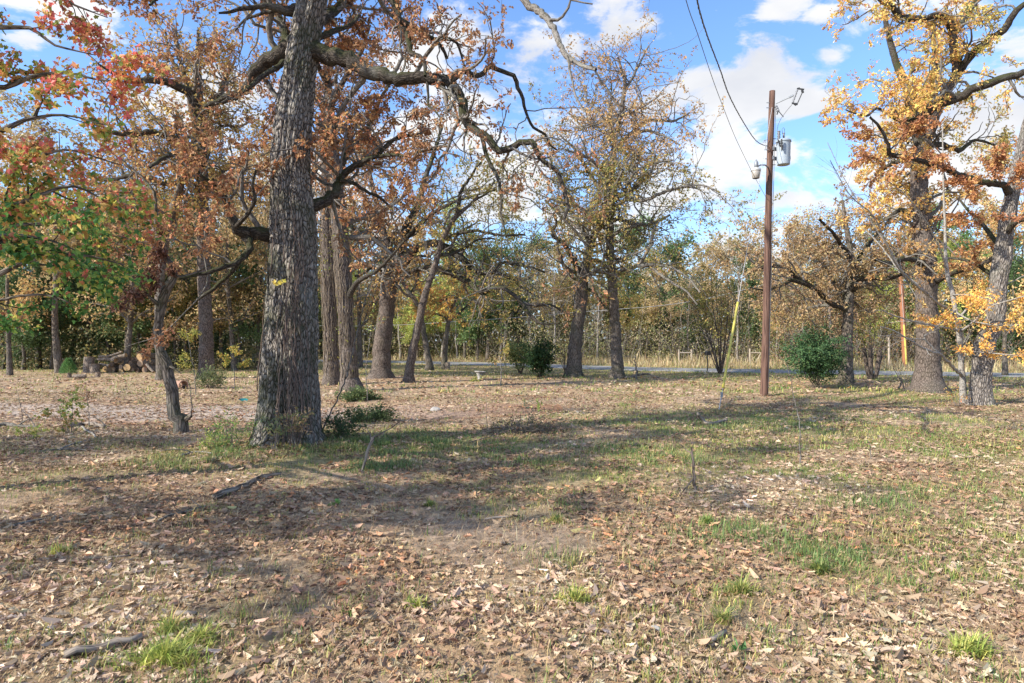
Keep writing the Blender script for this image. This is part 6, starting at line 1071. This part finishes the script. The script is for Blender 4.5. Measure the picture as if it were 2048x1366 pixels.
KINDS = {'cedar': "dark green cedar", 'green': "leafy mid green tree", 'yg': "yellow green tree", 'orange': "pale orange leaved tree", 'tan': "tan brown leaved tree", 'olive': "olive gold leaved tree", 'bare': "bare pale grey tree", 'pine': "bright green pine"}
rb = np.random.default_rng(99)
def copy_thing(src):
    c = src.copy(); COL.objects.link(c)
    for ch in src.children:
        d = ch.copy(); COL.objects.link(d); d.parent = c
    return c
def put(kind, px, Y, H=None, row="", rz=None, label=None, var=None):
    lst = ARC[kind]; src = lst[(rb.integers(len(lst)) if var is None else var)]
    if src.name not in protoused: protoused.add(src.name); o = src
    else: o = copy_thing(src)
    while px > 560 and Y > 38 and np.min((cl[:, 0] - (px - CX) / F * Y) ** 2 + (cl[:, 1] - Y) ** 2) < 27: Y += .7
    x = (px - CX) / F * Y; h0 = {'cedar': 9.5, 'green': 10, 'yg': 10, 'orange': 11.5, 'tan': 10, 'olive': 11, 'bare': 11, 'pine': 13}[kind]; s = (H or h0) / h0 * rb.uniform(.93, 1.07)
    o.location = (x, Y, 0); o.scale = (s * rb.uniform(.9, 1.1),) * 2 + (s,); o.rotation_euler = (0, 0, rb.random() * 6.28 if rz is None else rz)
    pl = [q for e, q in PLACE if px >= e][-1]
    o['label'] = label or f"{KINDS[kind]} {('in the ' + row + ' row ') if row else ''}{pl}"; o['group'] = f"{KINDS[kind]}s in the woods"; return o
# left woods: cedars with some orange
for k, px in enumerate(np.arange(-60, 560, 34)):
    put(('cedar' if k % 4 != 2 else 'olive') if px < 340 else ['tan', 'olive', 'cedar'][k % 3], px + rb.uniform(-8, 8), rb.uniform(36.5, 40), rb.uniform(7, 9.5) if k % 4 != 2 else 7.5, "front")
for k, px in enumerate(np.arange(-80, 600, 46)):
    put(['cedar', 'olive', 'cedar', 'green'][k % 4], px + rb.uniform(-10, 10), rb.uniform(43, 48), rb.uniform(9, 11.5), "middle")
for k, px in enumerate(np.arange(-60, 640, 70)): put(['orange', 'tan', 'bare'][k % 3], px + rb.uniform(-10, 10), rb.uniform(52, 58), rb.uniform(14, 18), "rear")
# middle woods beyond the road
mid = [(600, 'cedar', 50, 8), (640, 'tan', 52, 9), (690, 'yg', 56, 10), (712, 'yg', 54, 8), (728, 'bare', 57, 9), (745, 'tan', 51, 7.5), (800, 'yg', 53, 8), (835, 'orange', 57, 12), (850, 'yg', 52, 6.5), (885, 'yg', 56, 12.5), (915, 'yg', 52, 7), (930, 'green', 54, 9), (975, 'green', 50, 9.5), (955, 'green', 52, 7), (1010, 'bare', 51, 7.5), (1035, 'green', 56, 11.5), (1060, 'bare', 52, 8), (1090, 'tan', 53, 8.5), (1110, 'bare', 51, 9), (1140, 'olive', 56, 11), (1165, 'tan', 53, 9), (1195, 'bare', 50, 8), (1220, 'olive', 54, 9.5), (1255, 'green', 56, 11.5), (1290, 'olive', 52, 8.5), (1320, 'tan', 51, 8), (1345, 'green', 57, 11), (1375, 'bare', 52, 8), (1395, 'cedar', 53, 7.5), (1420, 'tan', 52, 9), (1450, 'orange', 55, 12), (1475, 'bare', 50, 8.5), (1500, 'cedar', 51, 8.5), (1525, 'orange', 52, 12), (1555, 'bare', 47, 8)]
for px, kd, Y, H in mid: put(kd, px, Y, H, "front")
for k, px in enumerate(np.arange(590, 1600, 90)): put(['orange', 'bare', 'green', 'tan', 'olive', 'bare'][k % 6], px + rb.uniform(-12, 12), rb.uniform(62, 68), rb.uniform(10, 13), "rear")
# right woods
rt = [(1585, 'orange', 44, 11), (1605, 'bare', 43, 8), (1630, 'tan', 46, 9), (1660, 'bare', 43, 8.5), (1685, 'orange', 46, 11), (1715, 'tan', 44, 9), (1740, 'olive', 47, 9), (1765, 'yg', 44, 7), (1790, 'orange', 47, 10), (1820, 'pine', 45, 9), (1850, 'orange', 44, 11), (1880, 'yg', 43, 7.5), (1905, 'pine', 46, 10), (1935, 'green', 43, 8), (1965, 'orange', 46, 11), (1990, 'pine', 44, 9), (2020, 'cedar', 42, 8), (2045, 'pine', 45, 10), (2080, 'green', 43, 8), (2110, 'orange', 45, 10), (2150, 'pine', 43, 10)]
for px, kd, Y, H in rt: put(kd, px, Y, H, "front")
for k, px in enumerate(np.arange(1570, 2200, 48)): put(['tan', 'pine', 'orange', 'green', 'bare'][k % 5], px + rb.uniform(-10, 10), rb.uniform(52, 58), rb.uniform(9, 13), "rear")
# taller open oaks between, filling the lower sky with twigs and leaves as in the photograph
for px, kd, Y, H, lab in [(20, 'orange', 31, 12, "tall golden oak behind the maple at the far left"), (120, 'tan', 33, 13, "brown leaved oak rising behind the maple"), (250, 'orange', 34, 15, "tall golden leaved tree above the firewood pile"), (470, 'orange', 36, 15, "tall golden leaved tree between the straight oak and the massive oak"), (560, 'tan', 34, 14, "brown leaved tree hidden behind the massive oak"), (720, 'orange', 40, 15, "tall golden tree behind the vine wrapped trunks"), (1000, 'olive', 46, 12.5, "tall olive tree above the bird bath"), (2010, 'orange', 30, 11, "golden oak behind the curving grey oak")]:
    put(kd, px, Y, H, label=lab)
# tall trees added out of view at the left, only to shade the foreground
for x, y, kd, H, w_ in [(-20, 3.5, 'orange', 15, 'far'), (-11.5, 1.7, 'tan', 13, 'near')]:
    o = put(kd, 0, 50, H, var=1, label=w_ + " tall brown leaved tree added out of view at the left for its shade"); o.location = (x, y, 0); o['group'] = "unseen trees added for their shade"
for k_, lst in ARC.items():
    for s_ in lst:
        if s_.name not in protoused:
            for ch in list(s_.children): bpy.data.objects.remove(ch)
            bpy.data.objects.remove(s_)

bylab = {}
for o in sc.objects:
    if o.type == 'EMPTY' and o.get('group', '').endswith("in the woods"): bylab.setdefault(o['label'], []).append(o)
for lb, os_ in bylab.items():
    if len(os_) > 1:
        os_.sort(key=lambda o: o.location.x / o.location.y)
        for i, o in enumerate(os_): o['label'] = ("leftmost " if i == 0 else "rightmost " if i == len(os_) - 1 else "middle ") + lb
# undergrowth at the wood's foot and the deep woods behind: masses nobody could count
def mass(name, label, n, xr, yr, zf, size, pal, seed, cs=.35, clump=.45):
    rr = np.random.default_rng(seed); px = rr.uniform(xr[0], xr[1], n); Y = rr.uniform(yr[0], yr[1], n); x = (px - CX) / F * Y; top = zf * (0.35 + 1.3 * fbm(xyz(x, Y, seed), .16, 3)); z = rr.random(n) ** 1.3 * top
    p = np.stack([x, Y, z], 1); k = fbm(p, .8, 3) > clump; p = p[k]
    d2 = np.array([np.min((cl[::4, 0] - q[0]) ** 2 + (cl[::4, 1] - q[1]) ** 2) for q in p[:, :2]]) if Y.min() < 60 else np.full(len(p), 99.0); p = p[d2 > 18]; n = len(p)
    mb = MB(); scatter(mb, LEAF_FAR, p, rr.normal(size=(n, 3)), rr.normal(size=(n, 3)), size * rr.uniform(.6, 1.3, n), palette(pal, n, rr, p, .18, cs)); tag(mb.build(name, M_LEAF), label, kind="stuff")
mass("undergrowth", "dark undergrowth along the foot of the cedar woods at the left", 22000, (-120, 620), (36, 46), 2.6, .2, [(3, (116, 120, 74)), (2, (150, 138, 86)), (2, (90, 102, 62)), (1, (180, 160, 84))], 901)
mass("undergrowth", "brambly brown undergrowth along the foot of the middle woods", 80000, (560, 1560), (48, 62), 3.4, .14, [(3, (190, 170, 132)), (2, (164, 142, 106)), (3, (138, 140, 86)), (3, (172, 170, 100)), (2, (108, 120, 74))], 902, cs=.22, clump=.47)
mass("undergrowth", "tan and green undergrowth along the foot of the right woods", 60000, (1520, 2200), (40.5, 52), 4.2, .13, [(3, (186, 146, 104)), (2, (160, 124, 88)), (2, (124, 130, 66)), (2, (150, 150, 74))], 903)
mass("distant_woods", "far wood showing as one mass between the nearer trees at the left", 42000, (-200, 660), (60, 74), 15, .5, [(3, (80, 90, 56)), (2, (112, 108, 66)), (2, (150, 120, 76)), (1, (180, 140, 80))], 904, clump=.40)
mass("distant_woods", "far wood showing as one mass between the nearer trees at centre and right", 60001, (560, 2300), (72, 88), 12, .55, [(3, (150, 136, 100)), (2, (130, 134, 90)), (2, (176, 150, 110)), (2, (110, 120, 76)), (1, (196, 156, 104))], 905, clump=.42)
mass("distant_woods", "darker low band of the wood behind the middle and right trees", 60001, (520, 2300), (58, 68), 7.5, .42, [(3, (136, 138, 96)), (2, (160, 146, 108)), (2, (118, 126, 84)), (2, (176, 158, 116))], 906, clump=.36)
# twiggy brush: leafless grey stems along the woods
rr = np.random.default_rng(910); n = 700; px = rr.uniform(560, 2150, n); Y = np.where(px < 1560, rr.uniform(48, 55, n), rr.uniform(40.5, 47, n)); p = np.stack([(px - CX) / F * Y, Y, 0 * Y], 1); d2 = np.array([np.min((cl[::4, 0] - q[0]) ** 2 + (cl[::4, 1] - q[1]) ** 2) for q in p[:, :2]]); p = p[d2 > 20]; n = len(p)
P, R = grow(p, nrm(rr.normal(0, .35, (n, 3)) * (1, 1, 0) + (0, 0, 1)), rr.uniform(1.0, 4.2, n), np.full(n, .017), 8, .17, .02, rr, .3); mb = MB(); tubes(mb, P, R, 3)
q, T, r, tau = sample([(P, R)], 1.4, .2, 9, 1, rr); P, R = grow(q, perp_dirs(T, np.radians(rr.normal(45, 12, len(q))), rr, (0, 0, .5)), rr.uniform(.5, 1.6, len(q)), np.full(len(q), .011), 5, .15, .05, rr, .4); tubes(mb, P, R, 3)
tag(mb.build("brush", M_GREYT), "thicket of thin pale leafless stems along the woods beyond the road", kind="stuff")
